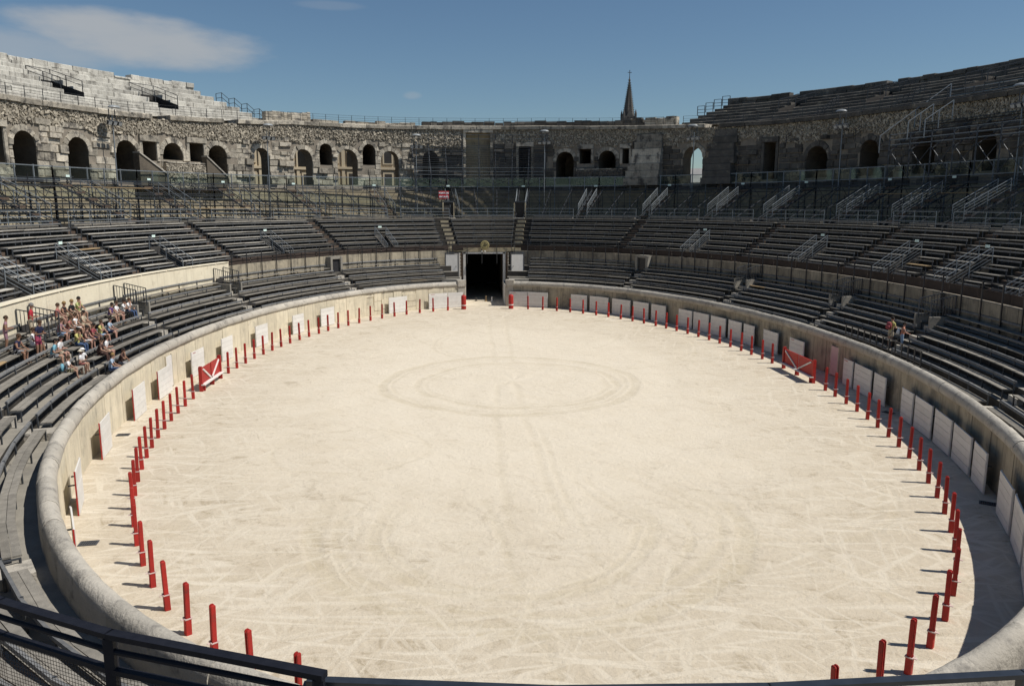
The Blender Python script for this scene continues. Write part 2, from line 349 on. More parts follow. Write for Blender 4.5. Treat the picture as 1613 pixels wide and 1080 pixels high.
def tbox(mb, t, d0, d1, z0, z1, half):        # upright box at t: radial d0..d1, height z0..z1, half width along the oval
    c = E(t, (d0 + d1) / 2, (z0 + z1) / 2); return mb.box(c, N(t) * ((d1 - d0) / 2), T(t) * half, EZ * ((z1 - z0) / 2))
def piece(mb, t0, t1, d, z0, z1, out, ch=0.05, jit=0.03, zz=None):   # a block standing proud of the wall face at d towards the arena
    j = lambda: random.uniform(-jit, jit)
    za0, za1, zb0, zb1 = (z0, z1, z0, z1) if zz is None else zz
    k = len(mb.v); e = dt((t0 + t1) / 2, d, ch); m = 0.6 * ch
    mb.v += [E(t0, d, za0), E(t1, d, zb0), E(t1, d, zb1), E(t0, d, za1)]
    mb.v += [E(t0 + e, d - out + j() * .5, za0 + m + j()), E(t1 - e, d - out + j() * .5, zb0 + m + j()), E(t1 - e, d - out + j() * .5, zb1 - m + j()), E(t0 + e, d - out + j() * .5, za1 - m + j())]
    mb.f += [(k + 4, k + 5, k + 6, k + 7), (k, k + 1, k + 5, k + 4), (k + 1, k + 2, k + 6, k + 5), (k + 2, k + 3, k + 7, k + 6), (k + 3, k, k + 4, k + 7)]
    return mb

# ------------------------------------------------------------------ ground, sand
TG = -0.037                                   # the tunnel gate at the far end
GL, GR = TG - 0.104, TG + 0.104
mb = MB(); mb.quad((-3000, -3000, -0.6), (3000, -3000, -0.6), (3000, 3000, -0.6), (-3000, 3000, -0.6))
struct('ground', mb, mat('town_ground', (0.22, 0.20, 0.17), (0.17, 0.155, 0.135), 0.05))
mb = MB(); n_, r_ = 180, 40
mb.v.append(V((0, 0, 0)))
for j in range(1, r_ + 1):
    for i in range(n_):
        t = 2 * pi * i / n_; f_ = j / r_
        mb.v.append(V(((B0 + 2.2) * sin(t) * f_, (A0 + 2.2) * cos(t) * f_, 0.012 * sin(7 * t + j) * (j < r_ - 3))))
for i in range(n_): mb.f.append((0, 1 + (i + 1) % n_, 1 + i))
for j in range(r_ - 1):
    for i in range(n_):
        a, b = 1 + j * n_ + i, 1 + j * n_ + (i + 1) % n_; mb.f.append((a, b, b + n_, a + n_))
GX = E(TG, 2).x
mb.quad((GX - 2.3, 32.6, -0.004), (GX + 2.3, 32.6, -0.004), (GX + 2.3, 62, -0.004), (GX - 2.3, 62, -0.004))
struct('sand_floor', mb, SAND, True)

# ------------------------------------------------------------------ arena wall with rounded coping
TS = -pi
def wall_run(side):
    t0, t1 = (TS, GL) if side < 0 else (GR, pi)
    word = 'left' if side < 0 else 'right'
    root = thing('arena_wall', 'pale stone arena wall with rounded coping, ' + ('sunlit side left of the tunnel' if side < 0 else 'shaded side right of the tunnel'), 'wall', E((t0 + t1) / 2, 2.1))
    mb = MB(); mb.loft(arc(t0, t1, 2, 1.2), [(2.16, -0.3), (2.16, 2.056), (2.44, 2.056), (2.44, -0.3)]); mb.build('core', MORTAR, root)
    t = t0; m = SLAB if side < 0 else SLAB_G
    while t < t1 - 0.01:                         # facing slabs
        wd = random.uniform(0.95, 1.75); te = min(t + dt(t, 2, wd), t1)
        if t1 - te < dt(t, 2, 0.5): te = t1
        rough = side < 0 and -0.75 < t < -0.2
        if rough and random.random() < 0.75:      # patched masonry near the tunnel
            z = 0.0
            while z < 2.0:
                h = min(random.uniform(0.35, 0.95), 2.05 - z); 
                if 2.05 - z - h < 0.25: h = 2.05 - z
                mb = MB(); piece(mb, t, te, 2.16, z - 0.02, z + h - 0.01, random.uniform(0.03, 0.12), 0.03, 0.025); mb.build('wall_slab', m, root); z += h
        else:
            mb = MB(); piece(mb, t, te, 2.16, -0.05, 2.06, random.uniform(0.075, 0.105), 0.012, 0.004); mb.build('wall_slab', m, root)
        t = te
    t = t0                                       # coping stones
    prof = [(1.99, 2.06), (1.955, 2.13), (1.965, 2.25), (2.03, 2.38), (2.12, 2.46), (2.22, 2.485), (2.33, 2.45), (2.41, 2.37), (2.46, 2.22), (2.47, 1.55)]
    while t < t1 - 0.005:
        wd = random.uniform(1.35, 2.1); te = min(t + dt(t, 2, wd), t1)
        if t1 - te < dt(t, 2, 0.6): te = t1
        dz, dd_ = random.uniform(-0.018, 0.012), random.uniform(-0.014, 0.012); k = random.uniform(0.99, 1.01); g = dt(t, 2, 0.003)
        mb = MB(); mb.loft(lin(t + g, te - g, 4), [((d - 2.2) * k + 2.2 + dd_, (z - 2.06) * k + 2.06 + (dz if z > 2.1 else 0)) for d, z in prof]); [v_.__iadd__(V((random.uniform(-.006, .006), random.uniform(-.006, .006), random.uniform(-.005, .005)))) for v_ in mb.v]; mb.build('coping_stone', COPING, root, True)
        t = te
    for d0, d1, z0, z1, hw in ((1.9, 2.62, 2.05, 2.62, .42), (1.98, 2.55, 0, 2.05, .36)):
        mb = MB(); tt = (t1 - dt(t1, 2, .42)) if side < 0 else (t0 + dt(t0, 2, .42)); tbox(mb, tt, d0, d1, z0, z1, hw); mb.build('end_pier', COPING, root)
wall_run(-1); wall_run(1)

# ------------------------------------------------------------------ stone steps of the tiers
RISER = mat('shade_dark_riser', (0.06, 0.054, 0.046), (0.035, 0.032, 0.028), 1.5, bump=0.4, c3=(0.13, 0.118, 0.10), s3=1.0, t3=(0.6, 0.75))
RAILB = mat('back_rail_grey', (0.23, 0.23, 0.225), (0.14, 0.142, 0.145), 5, rough=0.6, metal=0.1, rnd=0.25, grain=0.2)
LOW_D = [2.42] + [2.95 + 0.75 * i for i in range(1, 6)]; LOW_Z = [1.60 + 0.54 * i for i in range(5)]
MID_D = [7.1 + 0.70 * i for i in range(9)]; MID_Z = [5.0 + 0.43 * i for i in range(8)]
def steps(name, m, t0, t1, D, Z, zend, dend):
    prof = []
    for i, z in enumerate(Z): prof += [(D[i], z), (D[i + 1], z)]
    prof += [(D[len(Z)], zend), (dend, zend)]
    mb = MB(); mb.strip(arc(t0, t1, D[0], 1.5), prof); o = struct(name, mb, m)
    o.data.materials.append(RISER)                # shade under the benches is darkened into the riser colour
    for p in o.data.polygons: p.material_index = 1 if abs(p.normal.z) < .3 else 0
    return o
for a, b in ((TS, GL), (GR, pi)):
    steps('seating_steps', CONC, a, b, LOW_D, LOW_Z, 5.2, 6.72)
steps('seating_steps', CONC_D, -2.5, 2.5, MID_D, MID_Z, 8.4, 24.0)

# the wall between the lower and the middle tier
root = thing('retaining_wall', 'smooth cream concrete wall between lower and middle seating behind the visitors', 'wall', E(-1.6, 6.7, 3.8))
mb = MB(); mb.loft(arc(-2.5, -1.058, 6.7, 1.2), [(6.66, 3.6), (6.66, 5.50), (6.70, 5.55), (7.02, 5.55), (7.02, 3.6)]); mb.build('wall_body', CREAM, root)
tt = -2.5
while tt < -1.07:
    te = min(tt + dt(tt, 6.7, 3.2), -1.058); mb = MB(); mb.loft(lin(tt + .0006, te - .0006, 3), [(6.60, 5.555), (6.61, 5.60), (7.06, 5.60), (7.06, 5.555)]); mb.build('capping', CREAM, root); tt = te
def stone_band(label, t0, t1, zt, m=SLAB):
    root = thing('retaining_wall', label, 'wall', E((t0 + t1) / 2, 6.7, 3.8))
    mb = MB(); mb.loft(arc(t0, t1, 6.7, 1.5), [(6.72, 3.6), (6.72, zt - .03), (7.08, zt - .03), (7.08, 3.6)]); mb.build('wall_body', MORTAR, root)
    for z0, z1 in ((3.8, 4.55), (4.55, zt)):
        t = t0
        while t < t1 - .004:
            te = min(t + dt(t, 6.7, random.uniform(.9, 1.7)), t1)
            mb = MB(); piece(mb, t, te, 6.72, z0, z1 - .008, random.uniform(.03, .06), .012, .006); mb.build('stone', m, root); t = te
stone_band('low stone block wall under the middle tier, left of the tunnel gate', -1.056, -0.155, 5.28, SLAB_G)
stone_band('low stone block wall under the middle tier, right of the tunnel gate', 0.085, 2.3, 5.25, WALLG)

# dark fence poles and kick boards along the front of the middle tier
def dark_railing(label, t0, t1):
    root = thing('guard_railing', label, 'railing', E((t0 + t1) / 2, 6.55, 4))
    for t in arc(t0, t1, 6.6, 1.75):
        mb = MB(); mb.bar(E(t, 6.56, 3.9), E(t, 6.56, 6.25), 0.032); mb.build('pole', BLACKM, root)
    for z in (5.95, 6.22):
        mb = MB(); mb.loft(arc(t0, t1, 6.6, 1.75), [(6.60, z), (6.60, z + .035), (6.635, z + .035), (6.635, z)]); mb.build('rail', BLACKM, root)
    ts = arc(t0, t1, 6.9, 2.6)
    for a, b in zip(ts, ts[1:]):
        mb = MB(); mb.loft([a + .001, b - .001], [(6.92, 5.30), (6.92, 5.78), (6.96, 5.78), (6.96, 5.30)]); mb.build('kick_board', KICK, root)
dark_railing('black pole fence with dark kick boards below the middle tier, left of the tunnel', -1.05, -0.16)
dark_railing('black pole fence with dark kick boards below the middle tier, right of the tunnel', 0.09, 1.95)
dark_railing('short black fence with kick boards above the tunnel gate', -0.15, 0.08)

# ------------------------------------------------------------------ tunnel gate
g0 = E(TG, 2); gy = g0.y
root = thing('tunnel_gate', 'tall dark tunnel gate in a white frame at the far end of the arena', 'gate', (GX, gy + 4.6, 0))
mb = MB()
for s in (-1, 1):
    mb.box(V((GX + s * 2.22, gy + 2.6, 1.0)), EX * .22, EY * 2.55, EZ * 1.0)
    mb.box(V((GX + s * 2.22, gy + 14.2, 2.6)), EX * .22, EY * 9.0, EZ * 2.6)
mb.build('side_wall', TUNNEL, root)
mb = MB()
for s in (-1, 1): mb.box(V((GX + s * 1.985, gy + 2.7, 1.02)), EX * .012, EY * 2.4, EZ * 1.02)
mb.build('white_lining', WHITE, root)
mb = MB(); mb.box(V((GX, gy + 14.5, 5.12)), EX * 2.6, EY * 9.2, EZ * .1); mb.box(V((GX, gy + 23.4, 2.5)), EX * 2.6, EY * .1, EZ * 2.6); mb.build('vault', DARK, root)
yf = gy + 4.75
for s in (-1, 1):
    mb = MB(); mb.box(V((GX + s * 2.08, yf, 2.55)), EX * .13, EY * .12, EZ * 2.5); mb.build('frame_post', WHITE, root)
    mb = MB(); mb.box(V((GX + s * 2.36, yf - .05, 3.75)), EX * .10, EY * .14, EZ * 1.3); mb.build('rusty_jamb', BOXW, root)
    mb = MB()
    for k in range(7): mb.bar(V((GX + s * 2.55, yf - .2, 2.7 + k * .34)), V((GX + s * 2.42, yf - .2, 2.95 + k * .34)), .03)
    mb.build('hinge_strap', WOOD_L, root)
mb = MB(); mb.box(V((GX, yf, 5.0)), EX * 2.3, EY * .12, EZ * .09); mb.build('lintel', WHITE, root)
mb = MB(); mb.box(V((GX, yf + .2, 5.32)), EX * 3.9, EY * .35, EZ * .20); mb.build('header_beam', BEIGE, root)
for s in (-.28, .05):
    mb = MB(); mb.lathe(V((GX + s, yf - .16, 5.06)), [(.05, 0), (.10, .05), (.10, .14), (.04, .18)], 8); mb.build('lamp', LENS, root)
for s, nm in ((-1, 'left'), (1, 'right')):
    dr = thing('side_door', 'white metal side door standing %s of the tunnel gate' % nm, 'door', (GX + s * 3.35, gy + 3.3, 2.6), 'side doors of the tunnel gate')
    mb = MB(); mb.box(V((GX + s * 3.38, gy + 3.4, 3.78)), EX * .60, EY * .03, EZ * 1.16); mb.build('leaf', WHITE, dr)
    mb = MB()
    for q in (-1, 1): mb.box(V((GX + s * 3.38 + q * .66, gy + 3.42, 3.8)), EX * .05, EY * .06, EZ * 1.24)
    mb.box(V((GX + s * 3.38, gy + 3.42, 5.06)), EX * .72, EY * .07, EZ * .05); mb.build('frame', GREYM, dr)
    mb = MB(); mb.box(V((GX + s * 2.95, gy + 3.34, 3.7)), EX * .05, EY * .03, EZ * .02); mb.build('handle', GREYM, dr)
    pl = MB(); pl.box(V((GX + s * 3.4, gy + 2.9, 1.28)), EX * .98, EY * 2.0, EZ * 1.30); struct('gate_platform', pl, CONC)
# fuzzy light fittings inside the tunnel and a small bollard cluster on the threshold
for k, (x, y, h) in enumerate(((-.9, 4.3, .35), (.15, 4.0, .55), (.75, 3.7, .5))):
    o = MB(); o.lathe(V((GX + x, gy + y, 0)), [(.16, 0), (.16, .05), (.07, .07), (.06, h - .08), (.11, h - .05), (.09, h)], 8)
    ob = o.build('floor_bollard', [DARK, WOOD_L, WHITE][k], None); tag(ob, ['low dark bollard on the tunnel threshold', 'yellowish bollard in the middle of the tunnel threshold', 'white topped bollard on the tunnel threshold'][k], 'bollard', 'bollards on the tunnel threshold')
# city crest on the railing above the gate
cy_ = gy + 4.3
cr = thing('crest_disc', 'round gilded crest with crocodile and palm above the tunnel gate', 'crest', (GX + .05, cy_, 5.35))
cc = V((GX + .05, cy_, 5.83))
mb = MB(); k = 28
for r0, yy in ((.47, 0), (.47, -.06), (.40, -.085)):
    mb.v += [cc + V((r0 * cos(2 * pi * i / k), yy, r0 * sin(2 * pi * i / k))) for i in range(k)]
for j in range(2):
    for i in range(k): mb.f.append((j * k + i, j * k + (i + 1) % k, (j + 1) * k + (i + 1) % k, (j + 1) * k + i))
mb.f += [tuple(range(2 * k, 3 * k)), tuple(range(k - 1, -1, -1))]; mb.build('disc', GOLD, cr)
mb = MB()
for i in range(16):
    g = 2 * pi * i / 16; mb.box(cc + V((.35 * cos(g), -.09, .35 * sin(g))), EX * .022, EY * .02, EZ * .022)
mb.build('letter_ring', CRESTD, cr)
mb = MB(); mb.bar(cc + V((0, -.10, -.16)), cc + V((0.02, -.10, .16)), .018)
for g in (20, 60, 100, 140, 170): mb.bar(cc + V((.02, -.10, .15)), cc + V((.02 + .13 * cos(rad(g)), -.10, .15 + .11 * sin(rad(g)))), .02, .006)
mb.build('palm', CRESTD, cr)
mb = MB(); pts = [(-.2, -.06), (-.1, -.02), (.04, -.02), (.14, .0), (.23, .05)]
for (a, b), (c_, d_) in zip(pts, pts[1:]): mb.bar(cc + V((a, -.105, b)), cc + V((c_, -.105, d_)), .035, .03)
for x in (-.08, .08): mb.bar(cc + V((x, -.105, -.02)), cc + V((x + .03, -.105, -.11)), .014)
mb.build('crocodile', CRESTD, cr)

# ------------------------------------------------------------------ red posts
PT = [-2.7765, -2.7008, -2.6277, -2.5628, -2.4976, -2.4349, -2.3742, -2.3148, -2.2554, -2.1983, -2.1499, -2.097, -2.047, -1.9974, -1.9521, -1.9042, -1.8583, -1.8131, -1.7692, -1.7253, -1.6778, -1.4802, -1.4334, -1.3862, -1.3384, -1.29, -1.2424, -1.1942, -1.1455, -1.0944, -1.0427, -0.9892, -0.9382, -0.8825, -0.8268, -0.7664, -0.7027, -0.6378, -0.5672, -0.4987, -0.4234, -0.346, -0.2619,
      0.1974, 0.28, 0.359, 0.4331, 0.5039, 0.5746, 0.6404, 0.7059, 0.7677, 0.8269, 0.8869, 0.9396, 0.9921, 1.0461, 1.0984, 1.1498, 1.2001, 1.2506, 1.3006, 1.3478, 1.3971, 1.4419, 1.6764, 1.7191, 1.7676, 1.8153, 1.862, 1.9078, 1.9573, 2.006, 2.0572, 2.1092, 2.1617, 2.2164, 2.2727, 2.3335, 2.3947, 2.456, 2.5178, 2.5861, 2.6581, 2.7282, 2.7989, 2.8818]
def post_mesh():
    b = MB(); H = 1.27                            # H-section timber: two rounded flanges and a recessed web, groove along the sides
    for s in (-1, 1):
        pr = [(-.055, s * .023), (.055, s * .023), (.055, s * .05), (.04, s * .06), (-.04, s * .06), (-.055, s * .05)]
        for z in (.0, H): b.v += [V((x, y, z)) for x, y in pr]
        k = len(b.v) - 12
        for i in range(6): b.f.append((k + i, k + (i + 1) % 6, k + 6 + (i + 1) % 6, k + 6 + i))
        # domed top
        kk = len(b.v); b.v += [V((x * .6, s * .023 + (y - s * .023) * .7, H + .028)) for x, y in pr]
        for i in range(6): b.f.append((k + 6 + i, k + 6 + (i + 1) % 6, kk + (i + 1) % 6, kk + i))
        b.f.append(tuple(range(kk, kk + 6)))
    b.box(V((0, 0, H / 2)), EX * .016, EY * .03, EZ * (H / 2 - .01))
    return b
pm = post_mesh().mesh('beam'); pm.materials.append(RED)
sl = MB()
for s in (-1, 1): sl.box(V((0, s * .070, .2)), EX * .064, EY * .011, EZ * .2); sl.box(V((s * .062, 0, .19)), EX * .010, EY * .058, EZ * .19)
sm = sl.mesh('sleeve'); sm.materials.append(RED)
cm_ = MB()
cm_.box(V((0, .078, .41)), EX * .08, EY * .010, EZ * .013); cm_.box(V((0, -.078, .41)), EX * .08, EY * .010, EZ * .013)
for s in (-1, 1): cm_.box(V((s * .076, 0, .41)), EX * .010, EY * .082, EZ * .013)
cm_.box(V((.11, 0, .40)), EX * .04, EY * .03, EZ * .008)
cmm = cm_.mesh('collar'); cmm.materials.append(PINK)
nl = nr = 0
nleft = sum(1 for t in PT if t < 0)
for i, t in enumerate(PT):
    if t < 0: n = nleft - i; sd_ = 'left'
    else: n = i - nleft + 1; sd_ = 'right'
    p = V((B0 * sin(t), A0 * cos(t), 0)); nn = V((sin(t) / B0, cos(t) / A0, 0)).normalized()
    o = thing('red_post', 'red grooved barrier post, %s one %s of the tunnel gate' % (ordw(n), sd_), 'post', p, 'red posts around the sand', math.atan2(nn.y, nn.x) + random.uniform(-.05, .05))
    o.rotation_euler[0] = random.uniform(-.022, .022); o.rotation_euler[1] = random.uniform(-.022, .022)
    for me in (pm, sm, cmm):
        c = bpy.data.objects.new(me.name, me); C.objects.link(c); c.parent = o

# ------------------------------------------------------------------ white plank boards in front of the wall
BL = [(-2.36, -2.29), (-2.177, -2.123), (-1.979, -1.922), (-1.799, -1.74), (-1.678, -1.615), (-1.52, -1.462), (-1.38, -1.328), (-1.22, -1.162), (-1.042, -.987), (-.903, -.836), (-.556, -.46), (-.345, -.245), (-.243, -.16)]
BR = [(.09, .185), (.187, .293), (.414, .496), (.51, .603), (.622, .711), (.725, .798), (.812, .879), (.939, 1.0), (1.006, 1.074), (1.083, 1.148), (1.16, 1.215), (1.225, 1.269), (1.307, 1.366), (1.413, 1.47), (1.623, 1.658), (1.664, 1.727), (1.737, 1.78), (1.84, 1.882), (1.889, 1.952), (1.963, 2.026), (2.034, 2.104), (2.116, 2.169), (2.23, 2.298), (2.311, 2.386), (2.40, 2.47)]
MARKED = (-.345, -1.52, .09, 1.413, 1.623)
def board(t0, t1, label, k):
    tm = (t0 + t1) / 2; d = 1.66; c = E(tm, d)
    hw = (E(t0, d) - E(t1, d)).length / 2
    o = thing('board_shield', label, 'board', c, 'white plank boards along the arena wall', math.atan2(T(tm).y, T(tm).x))
    def part(name, cx, cy, cz, hx, hy, hz, m):
        b = MB(); b.box(V((cx, cy, cz)), EX * hx, EY * hy, EZ * hz); me = b.mesh(name); me.materials.append(m)
        x = bpy.data.objects.new(name, me); C.objects.link(x); x.parent = o
    zs = 0.02
    for i in range(5):
        h = .294; part('plank', random.uniform(-.004, .004), random.uniform(-.003, .003), zs + h / 2, hw - .03, .022, h / 2 - .006, WHITE); zs += h
    if t0 in MARKED:
        for q in range(5): part('painted_mark', -hw * .75 + q * .09, -.026, 1.40 + random.uniform(-.01, .01), .03, .002, .022, RED); part('painted_mark', -hw * .75 + q * .09, .026, 1.40, .03, .002, .022, RED)
    for s in (-1, 1):
        part('edge_batten', s * (hw - .012), .018, .75, .012, .022, .75, RED if (k < 0 and tm < -1.5 and s < 0) else WHITE)
        part('strut', s * (hw * .6), .16, .95, .02, .12, .02, GREYM)
for i, (a, b) in enumerate(BL): board(a, b, 'white plank board leaning at the wall, %s one left of the tunnel gate' % ordw(len(BL) - i), -1)
for i, (a, b) in enumerate(BR): board(a, b, 'white plank board at the shaded wall, %s one right of the tunnel gate' % ordw(i + 1), 1)
# service doors in the wall
def wall_door(t, label, m):
    o = thing('service_door', label, 'door', E(t, 2.04, 0))
    mb = MB(); mb.loft([t - dt(t, 2, .42), t + dt(t, 2, .42)], [(2.0, .06), (2.0, 1.78), (2.03, 1.78), (2.03, .06)]); mb.build('leaf', m, o)
    mb = MB()
    for s in (-1, 1): tbox(mb, t + s * dt(t, 2, .46), 1.99, 2.08, 0, 1.84, .035)
    mb.build('frame', SLAB, o)
wall_door(-1.593, 'white service door in the arena wall behind the fourth plank board', WHITE)
wall_door(1.566, 'pinkish service door in the shaded arena wall beside the red barrier', PINK)

# ------------------------------------------------------------------ red barriers
def barrier(t0, t1, label):
    p0, p1 = E(t0, .05), E(t1, .05); c = (p0 + p1) / 2; ax = (p1 - p0).normalized(); L = (p1 - p0).length / 2
    inn = ax.cross(EZ); inn = inn if inn.dot(-c) > 0 else -inn
    o = thing('red_barrier', label, 'barrier', c)
    for s in (-1, 1):
        mb = MB(); mb.box(c + ax * (s * (L - .07)) + EZ * .66, ax * .09, inn * .09, EZ * .66); mb.build('end_post', RED, o)
        mb = MB(); mb.box(c + ax * (s * (L - .07)) + EZ * 1.34, ax * .075, inn * .075, EZ * .02); mb.build('post_cap', RED, o)
        mb = MB(); mb.box(c + ax * (s * L / 2) + EZ * .80, ax * (L / 2 - .082), inn * .03, EZ * .45); mb.build('panel', RED, o)
        a = c + ax * (s * .12) + inn * .045 + EZ * .44; b = c + ax * (s * (L - .35)) + inn * .045 + EZ * 1.16
        mb = MB(); mb.bar(a, b, .04); mb.build('white_diagonal', WHITE, o)
    mb = MB(); mb.box(c + EZ * .20, ax * .06, inn * .06, EZ * .20); mb.build('centre_leg', RED, o)
    mb = MB(); mb.box(c + inn * .13 + EZ * .36, ax * (L + .03), inn * .10, EZ * .03); mb.build('step_board', WHITE, o)
    for s in (-1, 0, 1):
        mb = MB(); mb.box(c + ax * (s * (L - .2)) + inn * .11 + EZ * .17, ax * .04, inn * .06, EZ * .16); mb.build('step_bracket', RED, o)
barrier(-1.625, -1.52, 'red panel barrier with a white V on the left edge of the sand')
barrier(1.49, 1.62, 'red panel barrier with a white V on the right edge of the sand')
for x, y, wd in ((-2.89, 31.4, 'left'), (1.71, 31.65, 'right')):
    o = thing('padded_post', 'thick red rounded post at the %s side of the tunnel mouth' % wd, 'post', (x, y, 0), 'padded posts at the tunnel mouth')
    mb = MB(); mb.lathe(V((x, y, 0)), [(.23, 0), (.24, .05), (.24, 1.22), (.21, 1.33), (.12, 1.38)], 14); mb.build('body', RED, o, True)
    mb = MB(); mb.lathe(V((x, y, .36)), [(.255, 0), (.255, .09)], 14); mb.build('collar', WHITE, o, True)
    mb = MB(); mb.bar(V((x, y, 1.36)), V((x, y, 1.50)), .03); mb.build('peg', RED, o)
# drain grates
def grate(x, y, label, rz):
    o = thing('drain_grate', label, 'grate', (x, y, 0), 'drain grates by the wall', rz); o.scale = (.62, .62, 1)
    def lp(nm, b, m):
        me = b.mesh(nm); me.materials.append(m); q = bpy.data.objects.new(nm, me); C.objects.link(q); q.parent = o
    b = MB(); b.box(V((0, 0, .005)), EX * .40, EY * .24, EZ * .003); lp('pit', b, DARK)
    for i in range(8):
        b = MB(); b.box(V((-.35 + i * .1, 0, .018)), EX * .022, EY * .23, EZ * .008); lp('bar', b, GREYM)
    b = MB()
    for s in (-1, 1): b.box(V((0, s * .245, .018)), EX * .42, EY * .02, EZ * .010); b.box(V((s * .405, 0, .018)), EX * .02, EY * .226, EZ * .010)
    lp('frame', b, GREYM)
grate(-17.76, -9.89, 'drain grate in the sand by the sunlit wall below the visitors', .1)
grate(-14.0, -21.31, 'drain grate in the sand beside the nearest board at the sunlit wall', .12)
grate(14.99, -19.74, 'drain grate in the shade between boards at the near shaded wall', -.6)
grate(17.9, -8.07, 'drain grate in the shade right of the pinkish service door', -1.1)

# ------------------------------------------------------------------ benches
def leg_mb(mb, t, d, zf, back=True):
    mb.bar(E(t, d + .05, zf), E(t, d + .05, zf + .40), .022); mb.bar(E(t, d + .44, zf), E(t, d + .47, zf + .80), .024); mb.bar(E(t, d + .03, zf + .385), E(t, d + .46, zf + .385), .02)
def bench(label, group, t0, t1, d, zf, fine, lightp=0.04):
    o = thing('bench', label, 'bench', E((t0 + t1) / 2, d + .2, zf), group)
    ts = arc(t0, t1, d, 2.15); sag = random.uniform(-.01, .01)
    ts = [t + (random.uniform(-.1, .1) * (ts[1] - ts[0]) if 0 < i < len(ts) - 1 else 0) for i, t in enumerate(ts)]
    if fine:
        for a, b in zip(ts, ts[1:]):
            for q in (0, .205):
                dz = random.uniform(-.008, .008); g = dt(a, d, .006)
                mb = MB(); mb.loft([a + g, b - g], [(d + q, zf + .41 + dz), (d + q, zf + .452 + dz), (d + q + .192, zf + .452 + dz), (d + q + .192, zf + .41 + dz)]); mb.build('seat_plank', WOOD_L if random.random() < lightp else WOOD, o)
        mb = MB(); mb.loft(ts, [(d + .45, zf + .68), (d + .44, zf + .73), (d + .46, zf + .785), (d + .53, zf + .79), (d + .55, zf + .74), (d + .52, zf + .68)]); mb.build('back_rail', RAILB, o)
        for i, t in enumerate(ts):
            e = dt(t, d, .06); tt = t + (e if i == 0 else -e if i == len(ts) - 1 else 0)
            mb = MB(); leg_mb(mb, tt, d, zf); mb.build('leg', GREYM, o)
    else:
        for a, b in zip(ts, ts[1:]):
            if b is ts[-1] or random.random() < .5 or True:
                dz = random.uniform(-.012, .012); g = dt(a, d, .008)
                mb = MB(); mb.loft([a + g, b - g], [(d, zf + .40 + dz), (d, zf + .45 + dz), (d + .38, zf + .45 + dz), (d + .38, zf + .40 + dz)]); mb.build('seat_plank', WOOD_L if random.random() < lightp else PALE[0], o)
        mb = MB(); mb.loft(ts, [(d + .44, zf + .66), (d + .44, zf + .735), (d + .49, zf + .74), (d + .49, zf + .66)]); mb.build('back_rail', RAILB, o)
        for i, t in enumerate(ts):
            e = dt(t, d, .06); mb = MB(); leg_mb(mb, t + (e if i == 0 else -e if i == len(ts) - 1 else 0), d, zf); mb.build('leg', GREYM, o)
ROWD = [2.95, 3.86, 4.72, 5.47, 6.15]
WOOD_PP = mat('bleached_plank', (0.55, 0.52, 0.455), (0.38, 0.355, 0.31), 4, bump=0.3, bscale=30, rnd=0.3, rough=0.8, grain=0.2)
PALE = [WOOD_P]
LOWB = [[-.19, -.64, -1.108, -1.455, -1.755, -2.04, -2.46, -2.83], [.135, .612, 1.039, 1.39, 1.66, 2.0, 2.35]]
MIDB = [[-.155, -.374, -.563, -.796, -.979, -1.182, -1.32, -1.458, -1.56, -1.66, -1.80, -2.0], [.115, .476, .752, .937, 1.152, 1.29, 1.4246, 1.51, 1.60, 1.69, 1.78, 2.0]]
for side, B in zip(('left', 'right'), LOWB):
    s = -1 if side == 'left' else 1
    for k, (a, b) in enumerate(zip(B, B[1:])):
        for i in range(5):
            if i == 4 and abs(a) > 2.3: continue
            d = ROWD[i]; e = dt(a, d, .5)
            ja, jb = random.uniform(-.2, .2) * e, random.uniform(-.2, .2) * e
            bench('grey plank bench, %s row above the arena wall, %s block %s of the tunnel' % (ordw(i + 1), ordw(k + 1), side), 'plank benches of the lower tier', a + s * e + ja, b - s * e + jb, d, LOW_Z[i], True, .012)
PITS = (-.374, -.796, -1.182, -1.458, -1.66, .752, 1.152, 1.4246, 1.60, 1.78)
for side, B in zip(('left', 'right'), MIDB):
    s = -1 if side == 'left' else 1
    for i in range(8):
        cut = [t for t in B if i < 4 or t not in PITS]
        for k, (a, b) in enumerate(zip(cut, cut[1:])):
            d = MID_D[i] + .25; ea = dt(a, d, .66 if a in PITS else .56); eb = dt(b, d, .66 if b in PITS else .56); ja = random.uniform(-.25, .25) * ea
            PALE[0] = WOOD_PP if b < -.9 else WOOD_P
            bench('plank bench, %s row up in the middle tier, %s block %s of the tunnel' % (ordw(i + 1), ordw(k + 1), side), 'plank benches of the middle tier', a + s * ea + ja, b - s * eb, d, MID_Z[i], False, .012)
for i in range(1, 8):
    d = MID_D[i] + .25; bench('plank bench, %s row up in the middle tier right above the tunnel gate' % ordw(i + 1), 'plank benches above the tunnel gate', -.115, .075, d, MID_Z[i], False)

# aisle steps, brown step boxes, handrails
def aisle(t, D, Z, label, m, hw=.38, group=None):
    o = thing('aisle_stairs', label, 'stairs', E(t, D[0], Z[0]), group)
    for i in range(len(Z)):
        if i < len(Z) - 1 or True:
            up = (Z[i + 1] - Z[i]) / 2 if i < len(Z) - 1 else .2
            mb = MB(); tbox(mb, t + random.uniform(-.04, .04) * dt(t, D[0], 1), D[i] + .36, D[i + 1] - .004, Z[i] + .004, Z[i] + up, hw); mb.build('stair_step', m, o)
for side, B in zip(('left', 'right'), LOWB):
    for k, t in enumerate(B[1:-1]): aisle(t, LOW_D, LOW_Z, 'pale concrete aisle steps in the lower tier, %s aisle %s of the tunnel' % (ordw(k + 1), side), COPING, .42, 'aisle steps of the lower tier')
STAIRT = {'left': [-.135, -.563, -.979, -1.32, -1.56, -1.80], 'right': [.095, .476, .937, 1.29, 1.51, 1.69]}
